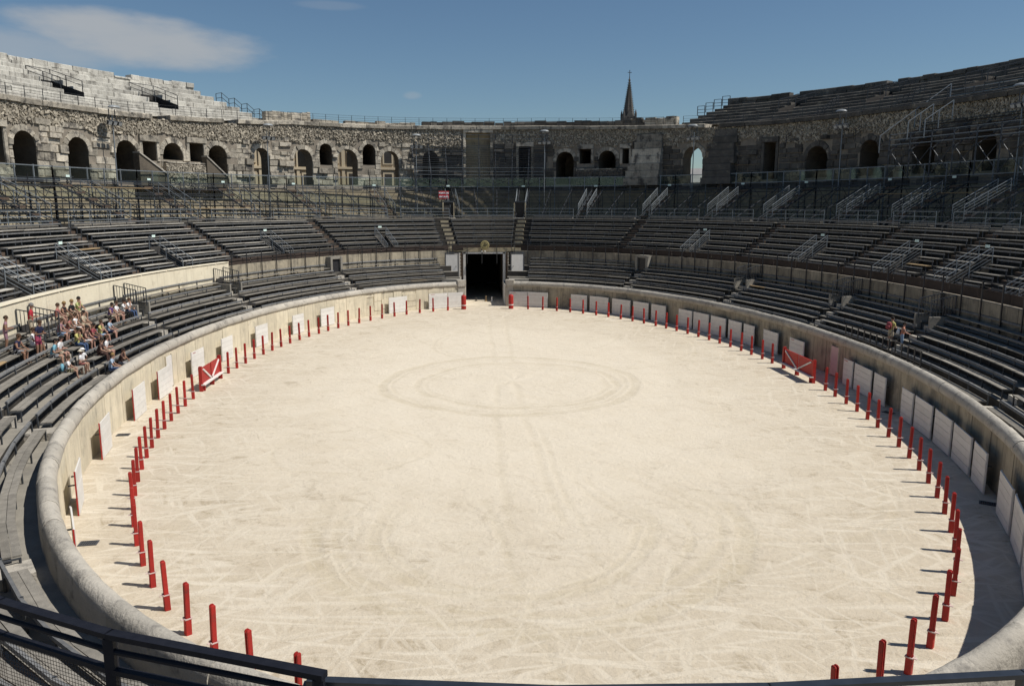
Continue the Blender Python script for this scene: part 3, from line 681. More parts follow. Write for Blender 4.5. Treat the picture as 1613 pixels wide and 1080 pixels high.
for side in STAIRT:
    for k, t in enumerate(STAIRT[side]): aisle(t, MID_D, MID_Z, 'brown boxed aisle steps in the middle tier, %s aisle %s of the tunnel' % (ordw(k + 1), side), BOXW if k else BEIGE, .44, 'aisle steps of the middle tier')
def handrail(t, d0, z0, d1, z1, label, group, m=GALV, hb=.95, nb=4):
    o = thing('handrail', label, 'handrail', E(t, d0, z0), group)
    for f_ in (0, .5, 1):
        d, z = d0 + (d1 - d0) * f_, z0 + (z1 - z0) * f_
        mb = MB(); mb.bar(E(t, d, z), E(t, d, z + hb), .026, n=6); mb.build('upright', m, o)
    for k in range(nb):
        h = hb - k * (hb - .12) / nb; mb = MB(); mb.bar(E(t, d0, z0 + h), E(t, d1, z1 + h), .022 if k == 0 else .011, n=6); mb.build('rail', m, o)
def exit_tag(t, d, z, label):
    o = thing('exit_tag', label, 'sign', E(t, d, z), 'small exit tags over the stairways')
    mb = MB(); tbox(mb, t, d, d + .02, z, z + .17, .19); mb.build('plate', SIGNG, o)
    mb = MB(); tbox(mb, t, d + .022, d + .05, z + .02, z + .06, .62); mb.build('crossbar', GREYM, o)
HR = {'left': [-.374, -.796, -1.182, -1.458, -1.66], 'right': [.752, 1.152, 1.4246, 1.60, 1.78]}
for side in HR:
    for k, t in enumerate(HR[side]):
        for q, nm in ((-1, 'left rail'), (1, 'right rail')):
            tt = t + q * dt(t, 9, .62)
            handrail(tt, 7.25, 5.15, 9.75, 6.75, 'galvanised stair handrail, %s of the %s stairway %s of the tunnel, middle tier' % (nm, ordw(k + 1), side), 'handrails of the middle tier')
        exit_tag(t, 9.8, 7.62, 'small pale exit tag over the %s stairway %s of the tunnel, middle tier' % (ordw(k + 1), side))
        o = thing('stair_pit', 'dark sunken stairway mouth between handrails, %s %s of the tunnel, middle tier' % (ordw(k + 1), side), 'stairway', E(t, 9, 6), 'sunken stairways of the middle tier')
        mb = MB(); mb.loft([t - dt(t, 9, .56), t + dt(t, 9, .56)], [(9.72, 5.0), (9.72, 6.95), (9.85, 6.95), (9.85, 5.0)]); mb.build('head_wall', CONC_D, o)
        mb = MB(); mb.loft([t - dt(t, 9, .42), t + dt(t, 9, .42)], [(9.66, 5.1), (9.66, 6.6), (9.70, 6.6), (9.70, 5.1)]); mb.build('opening_dark_sheet', DARK, o)  # flat dark sheet imitates the unlit stairway mouth
        for q in (-1, 1):
            mb = MB(); t_ = t + q * dt(t, 9, .58)
            P = [E(t_, 7.15, 5.0), E(t_, 9.8, 5.0), E(t_, 9.8, 6.9), E(t_, 7.15, 5.25)]; off = T(t_) * .06
            mb.quad(*[p + off for p in P]); mb.quad(*[p - off for p in reversed(P)])
            for a_, b_ in zip(P, P[1:] + P[:1]): mb.quad(a_ - off, b_ - off, b_ + off, a_ + off)
            mb.build('cheek_wall', CONC_D, o)
# barred gates at the lower aisles
def bar_gate(t, label):
    o = thing('barred_gate', label, 'gate', E(t, 5.6, 3.8), 'barred gates of the lower tier')
    for q in (-1, 1):
        tt = t + q * dt(t, 6, .62); z0 = 3.9
        mb = MB(); mb.bar(E(tt, 5.3, z0 + 1.05), E(tt, 6.6, z0 + 1.35), .022); mb.bar(E(tt, 5.3, z0 + .15), E(tt, 6.6, z0 + .35), .02); mb.build('rail', GREYM, o)
        for k in range(9):
            f_ = k / 8; mb = MB(); mb.bar(E(tt, 5.3 + 1.3 * f_, z0 + .15 * f_), E(tt, 5.3 + 1.3 * f_, z0 + 1.05 + .3 * f_), .012 if 0 < k < 8 else .024); mb.build('bar', GREYM, o)
    mb = MB(); tbox(mb, t, 6.50, 6.56, 3.9, 4.45, .42); mb.build('dark_panel', DARK, o)
    for q in ((-1, 1) if t != -1.755 else ()):
        mb = MB(); tbox(mb, t + q * dt(t, 6, .76), 5.2, 6.6, 3.3, 4.1, .09); mb.build('cheek_wall', CONC, o)
for t, nm in ((-1.1, 'open barred gate at the end of the cream wall'), (-1.455, 'barred gate against the cream wall behind the empty blocks'), (-1.755, 'barred gate at the top of the aisle among the visitors'), (1.045, 'barred gate at the top of the second aisle right of the tunnel'), (1.39, 'barred gate at the top of the third aisle right of the tunnel'), (1.66, 'barred gate above the two standing visitors')):
    bar_gate(t, nm)
def doorway(t, label):
    o = thing('doorway', label, 'doorway', E(t, 5.6, 3.2), 'doorways in the lower tier')
    for q in (-1, 1):
        mb = MB(); tbox(mb, t + q * dt(t, 6, .62), 6.05, 6.68, 2.9, 5.22, .12); mb.build('jamb', CONC, o)
    mb = MB(); tbox(mb, t, 6.1, 6.68, 5.0, 5.24, .498); mb.build('lintel', CONC, o)
    mb = MB(); tbox(mb, t, 6.25, 6.30, 2.9, 5.0, .498); mb.build('opening_dark_sheet', BLACKM, o)  # flat black sheet stands in for the doorway's dark interior
doorway(-.64, 'dark doorway with stone jambs in the lower tier left of the tunnel'); doorway(.612, 'dark doorway with stone jambs in the lower tier right of the tunnel')

# ------------------------------------------------------------------ scaffold grandstand below the glass
SCB = {'left': [-.0934, -.275, -.4872, -.6818, -.8836, -1.0884, -1.30, -1.5], 'right': [.0858, .2638, .458, .6626, .8392, 1.0584, 1.21, 1.36, 1.55]}
def stand(t0, t1, label, group):
    o = thing('scaffold_stand', label, 'grandstand', E((t0 + t1) / 2, 17, 8.4), group)
    n = 7; R = [(14.2 + .93 * i, 9.15 + .43 * i) for i in range(n)]
    ts = arc(t0, t1, 17, 2.5)
    for i, (d, z) in enumerate(R):
        mb = MB(); mb.loft(ts, [(d, z), (d, z + .05), (d + .22, z + .05), (d + .22, z)]); mb.build('seat_plank', WOOD_L if random.random() < .05 else GREYM, o)
        if i % 2: mb = MB(); mb.loft(ts, [(d + .34, z + .30), (d + .34, z + .33), (d + .37, z + .33), (d + .37, z + .30)]); mb.build('back_rail', GREYM, o)
        if i % 2 == 0 and (t0 + t1) / 2 > -.1:
            mb = MB(); mb.loft(ts, [(d + .28, z - .42), (d + .28, z - .38), (d + .62, z - .38), (d + .62, z - .42)]); mb.build('foot_board', WOOD, o)
    for t in ts:
        mb = MB(); mb.bar(E(t, 14.0, 8.75), E(t, 20.4, 11.72), .03); mb.build('raker', GREYM, o)
        mb = MB()
        for d, z in ((14.1, 8.8), (16.0, 9.9), (18.0, 10.8), (20.3, 12.2)):
            mb.bar(E(t, d, 8.4), E(t, d, z), .028)
        for z in (9.8, 10.9):
            dm = 14 + (z - 8.8) / .43 * .93; mb.bar(E(t, dm, z), E(t, 20.3, z), .022)
        mb.bar(E(t, 16, 8.5), E(t, 20.3, 11.5), .016); mb.bar(E(t, 14.05, 8.44), E(t, 20.4, 8.44), .02)
        mb.build('trestle', BLACKM, o)
    for a, b in zip(ts, ts[1:]):
        mb = MB()
        for z0, z1 in ((8.5, 11.9), (11.9, 8.5)): mb.bar(E(a, 20.3, z0), E(b, 20.3, z1), .016)
        mb.bar(E(a, 20.3, 10.2), E(b, 20.3, 10.2), .018); mb.build('cross_brace', BLACKM, o)
    e = dt(t0, 13.5, .25); gts = arc(t0 + e, t1 - e, 13.6, 2.4)
    mb = MB()
    for t in gts: mb.bar(E(t, 13.6, 8.4), E(t, 13.6, 9.52), .026, n=6)
    mb.build('guard_upright', GALV, o)
    for z in (9.52, 9.16, 8.84):
        mb = MB(); mb.loft(gts, [(13.58, z), (13.58, z + .045), (13.625, z + .045), (13.625, z)]); mb.build('guard_rail', GALV, o)
    mb = MB(); mb.loft(gts, [(13.2, 8.52), (13.2, 8.60), (13.56, 8.60), (13.56, 8.52)]); mb.build('front_plank', WOOD, o)
def glass_run(t0, t1, label, group):
    o = thing('glass_barrier', label, 'glass barrier', E((t0 + t1) / 2, 21, 11.9), group)
    ts = arc(t0, t1, 21, 1.95)
    kz = lambda t: .006 * E(t, 21).x
    for i, t in enumerate(ts):
        z = kz(t); mb = MB(); mb.bar(E(t, 21, 8.5), E(t, 21, 13.18 + z), .042); mb.build('post', GALV, o)
    for a, b in zip(ts, ts[1:]):
        g = dt(a, 21, .09); mb = MB(); mb.loft([a + g, b - g], lambda t: [(20.99, 12.12 + kz(t)), (20.99, 13.08 + kz(t)), (21.005, 13.08 + kz(t)), (21.005, 12.12 + kz(t))]); mb.build('pane', GLASS, o)
        for z in (12.10, 13.10): mb = MB(); mb.bar(E(a, 21, z + kz(a)), E(b, 21, z + kz(b)), .035); mb.build('pane_frame', GALV, o)
    for z in (11.98, 11.72, 11.48): mb = MB(); mb.loft(ts, [(20.9, z), (20.9, z + .035), (20.935, z + .035), (20.935, z)]); mb.build('lower_rail', GREYM, o)
    for q in (20.5, 20.7): mb = MB(); mb.loft(ts, [(q, 11.28), (q, 11.33), (q + .1, 11.33), (q + .1, 11.28)]); mb.build('deck_plank', KICK, o)
for side, B in SCB.items():
    s = -1 if side == 'left' else 1
    for k, (a, b) in enumerate(zip(B, B[1:])):
        lo, hi = min(a, b), max(a, b); e = dt(a, 17, .6)
        stand(lo + e, hi - e, 'open scaffold grandstand under the glass barrier, %s block %s of the emergency exit sign' % (ordw(k + 1), side), 'scaffold grandstands')
        glass_run(lo, hi, 'green tinted glass barrier panels, %s run %s of the emergency exit sign' % (ordw(k + 1), side), 'glass barriers above the scaffold')
    for k, t in enumerate(B):
        st = thing('scaffold_stairs', 'scaffold stairway with brown treads, %s %s of the tunnel axis' % (ordw(k + 1), side), 'stairs', E(t, 14, 8.4), 'scaffold stairways')
        for i in range(6 if k else 0):
            f_ = i / 5; mb = MB(); tbox(mb, t, 14.1 + 5.6 * f_, 14.42 + 5.6 * f_, 8.62 + 2.7 * f_, 8.80 + 2.7 * f_, .48); mb.build('tread', BOXW, st)
        for q in (-1, 1):
            mb = MB(); tt = t + q * dt(t, 17, .5); mb.bar(E(tt, 13.8, 8.5), E(tt, 20.2, 11.5), .03); mb.build('stringer', GREYM, st)
        for q, nm in ((-1, 'left rail'), (1, 'right rail')):
            tt = t + q * dt(t, 17, .58)
            handrail(tt, 14.6, 9.05, 18.0, 10.85, 'galvanised handrail, %s of the %s scaffold stairway %s of the tunnel axis' % (nm, ordw(k + 1), side), 'handrails of the scaffold', GALV, .95, 4 if side == 'right' else 2)
        exit_tag(t, 19.6, 12.05, 'small pale exit tag over the %s scaffold stairway %s of the tunnel axis' % (ordw(k + 1), side))
stand(-.0934 + .01, .0858 - .01, 'dark scaffold grandstand in the middle between the two exits', 'scaffold grandstands')
glass_run(-.0934, .0858, 'dark glass barrier panels in the middle over the tunnel gate', 'glass barriers above the scaffold')
# emergency exit sign with dark doorway
t = -.1115
o = thing('exit_sign', 'red sign with white lettering over a dark exit opening', 'sign', E(t, 17.4, 10.3))
mb = MB(); tbox(mb, t, 17.40, 17.45, 10.62, 11.50, .60); mb.build('panel', SIGNR, o)
def text(s, c, size, t, m, parent, name):
    cu = bpy.data.curves.new(name, 'FONT'); cu.body = s; cu.size = size; cu.align_x = 'CENTER'; cu.align_y = 'CENTER'; cu.extrude = .006; cu.offset = .012; cu.materials.append(m)
    tmp = bpy.data.objects.new('tmp', cu); C.objects.link(tmp); bpy.context.view_layer.update(); me = bpy.data.meshes.new_from_object(tmp.evaluated_get(bpy.context.evaluated_depsgraph_get())); bpy.data.objects.remove(tmp); ob = bpy.data.objects.new(name, me); C.objects.link(ob); ob.parent = parent; ob.location = c - ORIG[parent.name]; ob.rotation_euler = (rad(90), 0, rotz_out(t)); return ob
text('PORTE DE', E(t, 17.385, 11.27), .25, t, SIGNW, o, 'lettering'); text('SECOURS', E(t, 17.385, 10.85), .25, t, SIGNW, o, 'lettering')
for t, nm in ((-.1115, 'dark exit opening under the red sign'), (.0858, 'dark exit opening right of the middle grandstand')):
    o = thing('exit_opening', nm, 'doorway', E(t, 14, 8.4), 'exit openings under the scaffold')
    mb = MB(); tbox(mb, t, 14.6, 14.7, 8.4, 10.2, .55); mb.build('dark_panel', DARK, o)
    mb = MB(); tbox(mb, t, 14.5, 14.72, 10.2, 10.36, .62); mb.build('lintel', GREYM, o)
    for q in (-1, 1):
        mb = MB(); tbox(mb, t + q * dt(t, 14.6, .62), 14.4, 14.7, 8.4, 10.2, .06); mb.build('jamb', BEIGE, o)
    mb = MB(); tbox(mb, t, 13.3, 14.2, 8.42, 8.5, .62); mb.build('threshold', COPING, o)

# ------------------------------------------------------------------ arcade wall
ZL = [(-1.35, 17.5), (-.88, 17.62), (-.70, 17.9), (-.55, 18.2), (-.46, 18.5), (-.30, 18.62), (-.06, 18.85), (.12, 18.9), (.42, 18.45), (.69, 18.05), (1.4, 17.95)]
zl = lambda t: lerp(ZL, t)
# kind, t0, t1, top, sill, open to the outside
OPN = [('w', -1.30, -1.262, 15.3, 13.4, 0), ('a', -1.245, -1.20, 15.5, 11.48, 0), ('w', -1.189, -1.165, 15.6, 13.0, 0), ('a', -1.1468, -1.0958, 15.51, 11.48, 0), ('a', -1.027, -.9762, 15.45, 11.9, 0), ('a', -.9119, -.8581, 15.58, 11.9, 0), ('w', -.8436, -.8081, 15.65, 13.93, 0), ('a', -.7919, -.7412, 15.71, 14.12, 0), ('w', -.7233, -.6869, 15.85, 14.07, 0), ('a', -.6757, -.6259, 15.81, 11.98, 0), ('a', -.5564, -.5169, 15.85, 12.0, 1), ('a', -.4535, -.407, 15.97, 12.1, 1), ('s', -.3883, -.357, 16.72, 14.34, 0),
       ('a', -.3441, -.2963, 16.2, 12.2, 1), ('s', -.2832, -.2531, 16.87, 14.49, 0), ('a', -.2405, -.199, 16.16, 12.2, 1), ('a', -.1440, -.108, 16.3, 12.4, 0), ('w', -.046, .0078, 18.5, 12.4, 3), ('w', .072, .099, 16.9, 13.0, 0), ('a', .1567, .1978, 16.25, 12.4, 0), ('w', .2109, .2377, 16.5, 14.8, 0), ('a', .2559, .2971, 16.29, 14.1, 0), ('w', .3139, .3294, 16.45, 14.71, 0), ('a', .4658, .517, 16.35, 12.4, 2), ('w', .6796, .71, 16.33, 12.6, 0), ('a', .7907, .847, 15.63, 12.6, 0), ('a', .9287, .976, 15.82, 12.6, 0), ('a', 1.06, 1.11, 15.8, 12.6, 0), ('a', 1.19, 1.24, 15.8, 12.6, 0)]
WD = 22.0
def top_at(o, t):
    k, a, b, zt, zb, _ = o; m = (a + b) / 2; hw = (b - a) / 2
    if k == 'w': return zt
    x = max(-1, min(1, (t - m) / hw)); r = min(hw * speed(m, WD), zt - zb - .2); return zt - r + r * math.sqrt(max(0, 1 - x * x))
def rock(b, c, s_, t):                       # an irregular fist- to head-sized stone
    q = Matrix.Rotation(random.uniform(0, pi), 3, 'Y') @ Matrix.Rotation(random.uniform(-.5, .5), 3, 'X'); k = len(b.v)
    tx, nx = T(t), N(t); sx, sy, sz = random.uniform(.8, 1.25) * s_, random.uniform(.6, 1.1) * s_, random.uniform(.5, .85) * s_
    for i in (-1, 1):
        for j in (-1, 1):
            for m in (-1, 1):
                v = q @ V((i * sx * random.uniform(.6, 1), j * sy * random.uniform(.7, 1), m * sz * random.uniform(.6, 1))); b.v.append(c + tx * v.x + nx * v.y + EZ * v.z)
    b.f += [(k, k + 1, k + 3, k + 2), (k + 4, k + 6, k + 7, k + 5), (k, k + 4, k + 5, k + 1), (k + 2, k + 3, k + 7, k + 6), (k, k + 2, k + 6, k + 4), (k + 1, k + 5, k + 7, k + 3)]
def wall_part(t0, t1, label, seedm, mblk, mblk_i, individual):
    root = thing('arcade_wall', label, 'wall', E((t0 + t1) / 2, WD, 8.4))
    ops = [o for o in OPN if t0 <= o[1] and o[2] <= t1]
    front, low = MB(), MB()
    marks = [t0]
    for o in ops: marks += [o[1], o[2]]
    marks.append(t1)
    for i, (a, b) in enumerate(zip(marks, marks[1:])):
        if i % 2 == 0:
            if b - a > 1e-5: front.strip(arc(a, b, WD, 1.5), lambda t: [(WD, 8.3), (WD, zl(t))])
        else:
            o = ops[i // 2]; ts = lin(a, b, 12 if o[0] != 'w' else 2)
            front.strip(ts, lambda t: [(WD, top_at(o, t)), (WD, zl(t))]); front.strip(ts, [(WD, 8.3), (WD, o[4])])
            dep = (0, 1.5, 1.9, .8)[o[5]] or 6.0
            rec = MB()
            tm = (a + b) / 2; nn = N(tm) * dep                       # straight passage behind the opening
            pts = [E(a, WD, o[4])] + [E(t, WD, top_at(o, t)) for t in ts] + [E(b, WD, o[4])]
            if o[0] == 'w': pass
            k = len(rec.v); rec.v += pts + [p + nn for p in pts]; n = len(pts)
            for j in range(n): rec.f.append((k + j, k + (j + 1) % n, k + n + (j + 1) % n, k + n + j))
            if o[5] in (0, 3): rec.f.append(tuple(range(k + n, k + 2 * n)))
            rec.build('passage', BEIGE if o[5] == 3 else TUNNEL, root)
    front.build('wall_core', MORTAR, root)
    low.strip(arc(t0, t1, WD, 1.5), [(WD - .05, 8.3), (WD - .05, 11.6), (WD, 11.6)]); low.build('base_wall', BEIGE, root)
    def blocked(a, b, z0, z1, pad=.0):
        for o in ops:
            if b > o[1] - pad and a < o[2] + pad and z1 > o[4] and z0 < o[3] + (.42 if o[0] != 'w' else .55): return o
        return None
    mass = MB(); z = 11.62
    while z < 17.3:
        h = random.choice((.42, .5, .58, .66)); t = t0 + random.uniform(0, .02)
        while t < t1:
            wd = random.uniform(.55, 1.5); te = min(t + dt(t, WD, wd), t1)
            zlim = 16.55 + .35 * sin(t * 23) + .25 * sin(t * 61) + (zl(t) - 17.6) * .6
            o = blocked(t, te, z, z + h)
            if o is not None:                                         # trim the block at the opening
                if t < o[1] - dt(t, WD, .3) and o[0] != 'w' and z < o[3] - 1.0: te = o[1]; o = None
                elif t < o[1] - dt(t, WD, .6): te = o[1] - dt(t, WD, .34 if o[0] == 'w' else .42); o = None
                else: t = max(te, (o[2] if z < o[3] - 1.0 and o[0] != 'w' else o[2] + dt(t, WD, .42)) + 1e-5); continue
            if o is None and z + h < zlim and te - t > dt(t, WD, .22) and random.random() < (.93 if z < 15 else .86):
                big = random.random() < .10
                mb = MB() if individual else mass
                piece(mb, t, te, WD, z + random.uniform(0, .03), z + h - random.uniform(.01, .05), random.uniform(.2, .45) if big else random.uniform(.02, .17), random.uniform(.015, .07), .035)
                if individual: mb.build('block', mblk, root)
            t = te + dt(t, WD, .012)
        z += h
    if not individual: x = mass.build('blocks', mblk_i, root); x['kind'] = 'stuff'
    for o in ops:                                                     # voussoirs and lintels
        k, a, b, zt, zb, op = o; m = (a + b) / 2
        if k == 'w':
            e = dt(m, WD, .35); mb = MB(); piece(mb, a - e, b + e, WD, zt, min(zt + .52, zl(m) - .02), .22, .02, .015); mb.build('lintel', mblk, root)
            for s_, tt in ((-1, a), (1, b)):
                mb = MB(); x0, x1 = (tt - dt(m, WD, .34), tt) if s_ < 0 else (tt, tt + dt(m, WD, .34)); piece(mb, x0, x1, WD, zb, zt - .01, .12, .02, .02); mb.build('jamb', mblk, root)
            continue
        hw = (b - a) / 2 * speed(m, WD); r = min(hw, zt - zb - .2); n = 9 if k == 'a' else 7
        for i in range(n):
            g0, g1 = pi * i / n + .012, pi * (i + 1) / n - .012; mb = MB(); ro = r + random.uniform(.40, .55); out = random.uniform(.05, .16)
            kx = hw / r
            def pt(g, rr, dd_): return E(m - dt(m, WD, cos(g) * rr * (kx if rr == r else (rr + hw - r) / rr)), dd_, zt - r + sin(g) * rr)
            q = [pt(g0, r, WD), pt(g1, r, WD), pt(g1, ro, WD), pt(g0, ro, WD), pt(g0, r, WD - out), pt(g1, r, WD - out), pt(g1, ro - .03, WD - out), pt(g0, ro - .03, WD - out)]
            mb.v = q; mb.f = [(4, 5, 6, 7), (0, 1, 5, 4), (1, 2, 6, 5), (2, 3, 7, 6), (3, 0, 4, 7)]; mb.build('voussoir', mblk, root)
    # rubble core showing under the cornice
    rub = MB(); t = t0
    while t < t1:
        zlo = 16.1 + .35 * sin(t * 23) + .25 * sin(t * 61) + (zl(t) - 17.6) * .6
        z = zlo
        while z < zl(t) - .02:
            s_ = random.uniform(.08, .17); c = E(t + dt(t, WD, random.uniform(-.08, .08)), WD - random.uniform(0, .05), z)
            if not any(o[1] - .012 < t < o[2] + .012 and z < o[3] + .5 for o in ops):
                rock(rub, c, s_, t)
            z += s_ * 1.5
        t += dt(t, WD, .19)
    x = rub.build('rubble', RUBBLE, root); x['kind'] = 'stuff'
    t = t0                                                            # cornice slabs
    while t < t1 - .002:
        te = min(t + dt(t, WD, random.uniform(1.6, 3.2)), t1); ov = random.uniform(-.06, .05); dz = random.uniform(-.03, .03)
        if random.random() < .93:
            mb = MB(); mb.loft(lin(t + .0004, te - .0004, 2), lambda q: [(WD - .28 + ov, zl(q) + dz), (WD - .30 + ov, zl(q) + .36 + dz), (WD - .24 + ov, zl(q) + .42), (WD + 1.6, zl(q) + .42), (WD + 1.6, zl(q) + .02)]); mb.build('cornice_slab', mblk, root)
        t = te
    return root
wall_part(-1.35, -.165, 'sunlit ruined arcade wall with arches and rubble band, left of the middle', 1, STONE, STONE_I, True)
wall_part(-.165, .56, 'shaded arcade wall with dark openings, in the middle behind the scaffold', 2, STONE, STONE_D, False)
wall_part(.56, 1.4, 'shaded arcade wall in darkened stone below the right upper tier', 3, STONE_DO, STONE_D, False)

# sloping stair walls in front of the arcade
def slope_wall(ta, za, tb, zb, label, m, zbot=11.4):
    o = thing('sloping_wall', label, 'wall', E((ta + tb) / 2, 21.5, zbot), 'sloping stair walls of the arcade')
    mb = MB(); P = [(ta, za), (tb, zb), (tb, zbot), (ta, zbot)]
    a = [E(t, 21.25, z) for t, z in P]; b = [E(t, 21.98, z) for t, z in P]; mb.v = a + b
    mb.f = [(0, 1, 2, 3), (7, 6, 5, 4), (0, 4, 5, 1), (1, 5, 6, 2), (2, 6, 7, 3), (3, 7, 4, 0)]; mb.build('body', TUNNEL, o)
    k = MB(); P = [(ta, za), (tb, zb), (tb, zb + .14), (ta, za + .14)]; a = [E(t, 21.15, z + .003) for t, z in P]; b = [E(t, 22.0, z + .003) for t, z in P]; k.v = a + b
    k.f = mb.f; k.build('coping_slab', m, o)
slope_wall(-.868, 14.5, -.795, 12.6, 'sloping pale coping wall right of the third arch of the sunlit arcade', COPING)
slope_wall(-.692, 14.55, -.640, 12.7, 'sloping pale coping wall below the second square window of the arcade', COPING)
def low_wall(t0, t1, z0, z1, label, d=21.4, m=STONE_I, th=.55):
    o = thing('rubble_wall', label, 'wall', E((t0 + t1) / 2, d, z0))
    mb = MB(); mb.loft(arc(t0, t1, d, 1.2), lambda t: [(d, z0), (d, z1 + .06 * sin(90 * t)), (d + th, z1 + .06 * sin(70 * t)), (d + th, z0)]); mb.build('core', MORTAR, o)
    r = MB(); t = t0
    while t < t1:
        z = z0 + .08
        while z < z1 - .05:
            s_ = random.uniform(.09, .16); c = E(t, d, z); rock(r, c, s_, t); z += s_ * 1.4
        t += dt(t, d, .2)
    x = r.build('rubble', RUBBLE if m is STONE_I else m, o); x['kind'] = 'stuff'
    t = t0
    while t < t1 - .001:
        te = min(t + dt(t, d, random.uniform(.7, 1.2)), t1); mb = MB(); mb.loft([t + .0003, te - .0003], [(d - .04, z1 + .06), (d - .04, z1 + .19), (d + th + .04, z1 + .19), (d + th + .04, z1 + .06)]); mb.build('top_stone', STONE, o); t = te
low_wall(-.795, -.692, 11.4, 13.75, 'rubble parapet under the small arch of the sunlit arcade', 21.45)
low_wall(.205, .318, 12.0, 14.0, 'dark rubble parapet under two windows of the shaded arcade', 21.5, STONE_D)

# stepped masonry block with a sunlit end beside the sky arch
o = thing('stair_block', 'stepped rubble stair block with a pale sunlit end left of the sky arch', 'masonry', E(.38, 21.5, 12))
for i in range(7):
    mb = MB(); a = .326 + .004 * i; b = .415; z0 = 12.2 + i * .82; d0 = 20.6 + .16 * i
    mb.loft(lin(a, b, 3), [(d0, z0), (d0, z0 + .80), (21.98, z0 + .80), (21.98, z0)]); mb.build('course', STONE, o)
o = thing('stair_block', 'dark ruined stair block with broken steps right of the sky arch', 'masonry', E(.57, 21.5, 12))
for i in range(8):
    mb = MB(); a = .528 + .003 * i; b = .61 - .003 * (i % 3); z0 = 12.2 + i * .72; d0 = 20.7 + .15 * i
    mb.loft(lin(a, b, 3), [(d0, z0), (d0, z0 + .70), (21.98, z0 + .70), (21.98, z0)]); mb.build('course', STONE_DO, o)

# ------------------------------------------------------------------ railing on the ledge
def ledge_rail(t0, t1, label, d=22.25):
    o = thing('ledge_railing', label, 'railing', E((t0 + t1) / 2, d, zl((t0 + t1) / 2)))
    ts = arc(t0, t1, d, 1.72)
    for t in ts:
        mb = MB(); mb.bar(E(t, d, zl(t) + .4), E(t, d, zl(t) + 1.36), .022); mb.build('upright', BLACKM, o)
    for h in (1.34, 1.08, .86, .64):
        mb = MB()
        for a, b in zip(ts, ts[1:]): mb.bar(E(a, d, zl(a) + h), E(b, d, zl(b) + h), .012, n=4)
        mb.build('rail', BLACKM, o)
ledge_rail(-1.3, -.47, 'thin dark railing along the ledge below the sunlit upper tier')
ledge_rail(-.46, .41, 'thin dark railing along the ledge against the sky in the middle')
ledge_rail(.46, 1.35, 'thin dark railing along the ledge below the shaded upper tier')
# low ruined walls standing on the ledge in the middle
def parapet(t0, t1, h, label, m, d=24.2):
    o = thing('ruined_parapet', label, 'wall', E((t0 + t1) / 2, d, zl(t0) + .4), 'ruined parapets on the ledge')
    t = t0
    while t < t1 - .001:
        te = min(t + dt(t, d, random.uniform(.6, 1.6)), t1); z0 = zl(t) + .38
        z = z0; top = z0 + h + random.uniform(-.12, .1)
        while z < top - .05:
            z2 = min(z + random.uniform(.22, .34), top); mb = MB(); mb.loft([t + .0003, te - .0003], [(d + random.uniform(-.05, .05), z), (d + random.uniform(-.05, .05), z2 - .01), (d + .8, z2 - .01), (d + .8, z)]); mb.build('stone', m, o); z = z2
        t = te
mb = MB(); mb.strip(arc(-1.35, 1.4, 23.6, 1.5), lambda t: [(23.4, zl(t) + .38), (26.0, zl(t) + .38)]); struct('ledge_walkway', mb, STONE_I)
parapet(-.492, -.385, 1.25, 'tall ruined parapet at the end of the sunlit upper tier', STONE); parapet(-.38, -.32, .55, 'low ruined parapet left of the gap in the skyline', STONE)
parapet(-.305, -.150, .62, 'long low parapet in the middle of the ledge', STONE); parapet(-.135, .06, .75, 'weathered parapet above the dark middle opening', STONE_DO); parapet(.06, .30, .85, 'dark flat parapet in front of the church spire', STONE_DO)
parapet(.30, .345, 1.05, 'dark stepped parapet right of the church spire', STONE_DO); parapet(.35, .425, 1.15, 'high broken parapet with sunlit top beside the right upper tier', STONE)

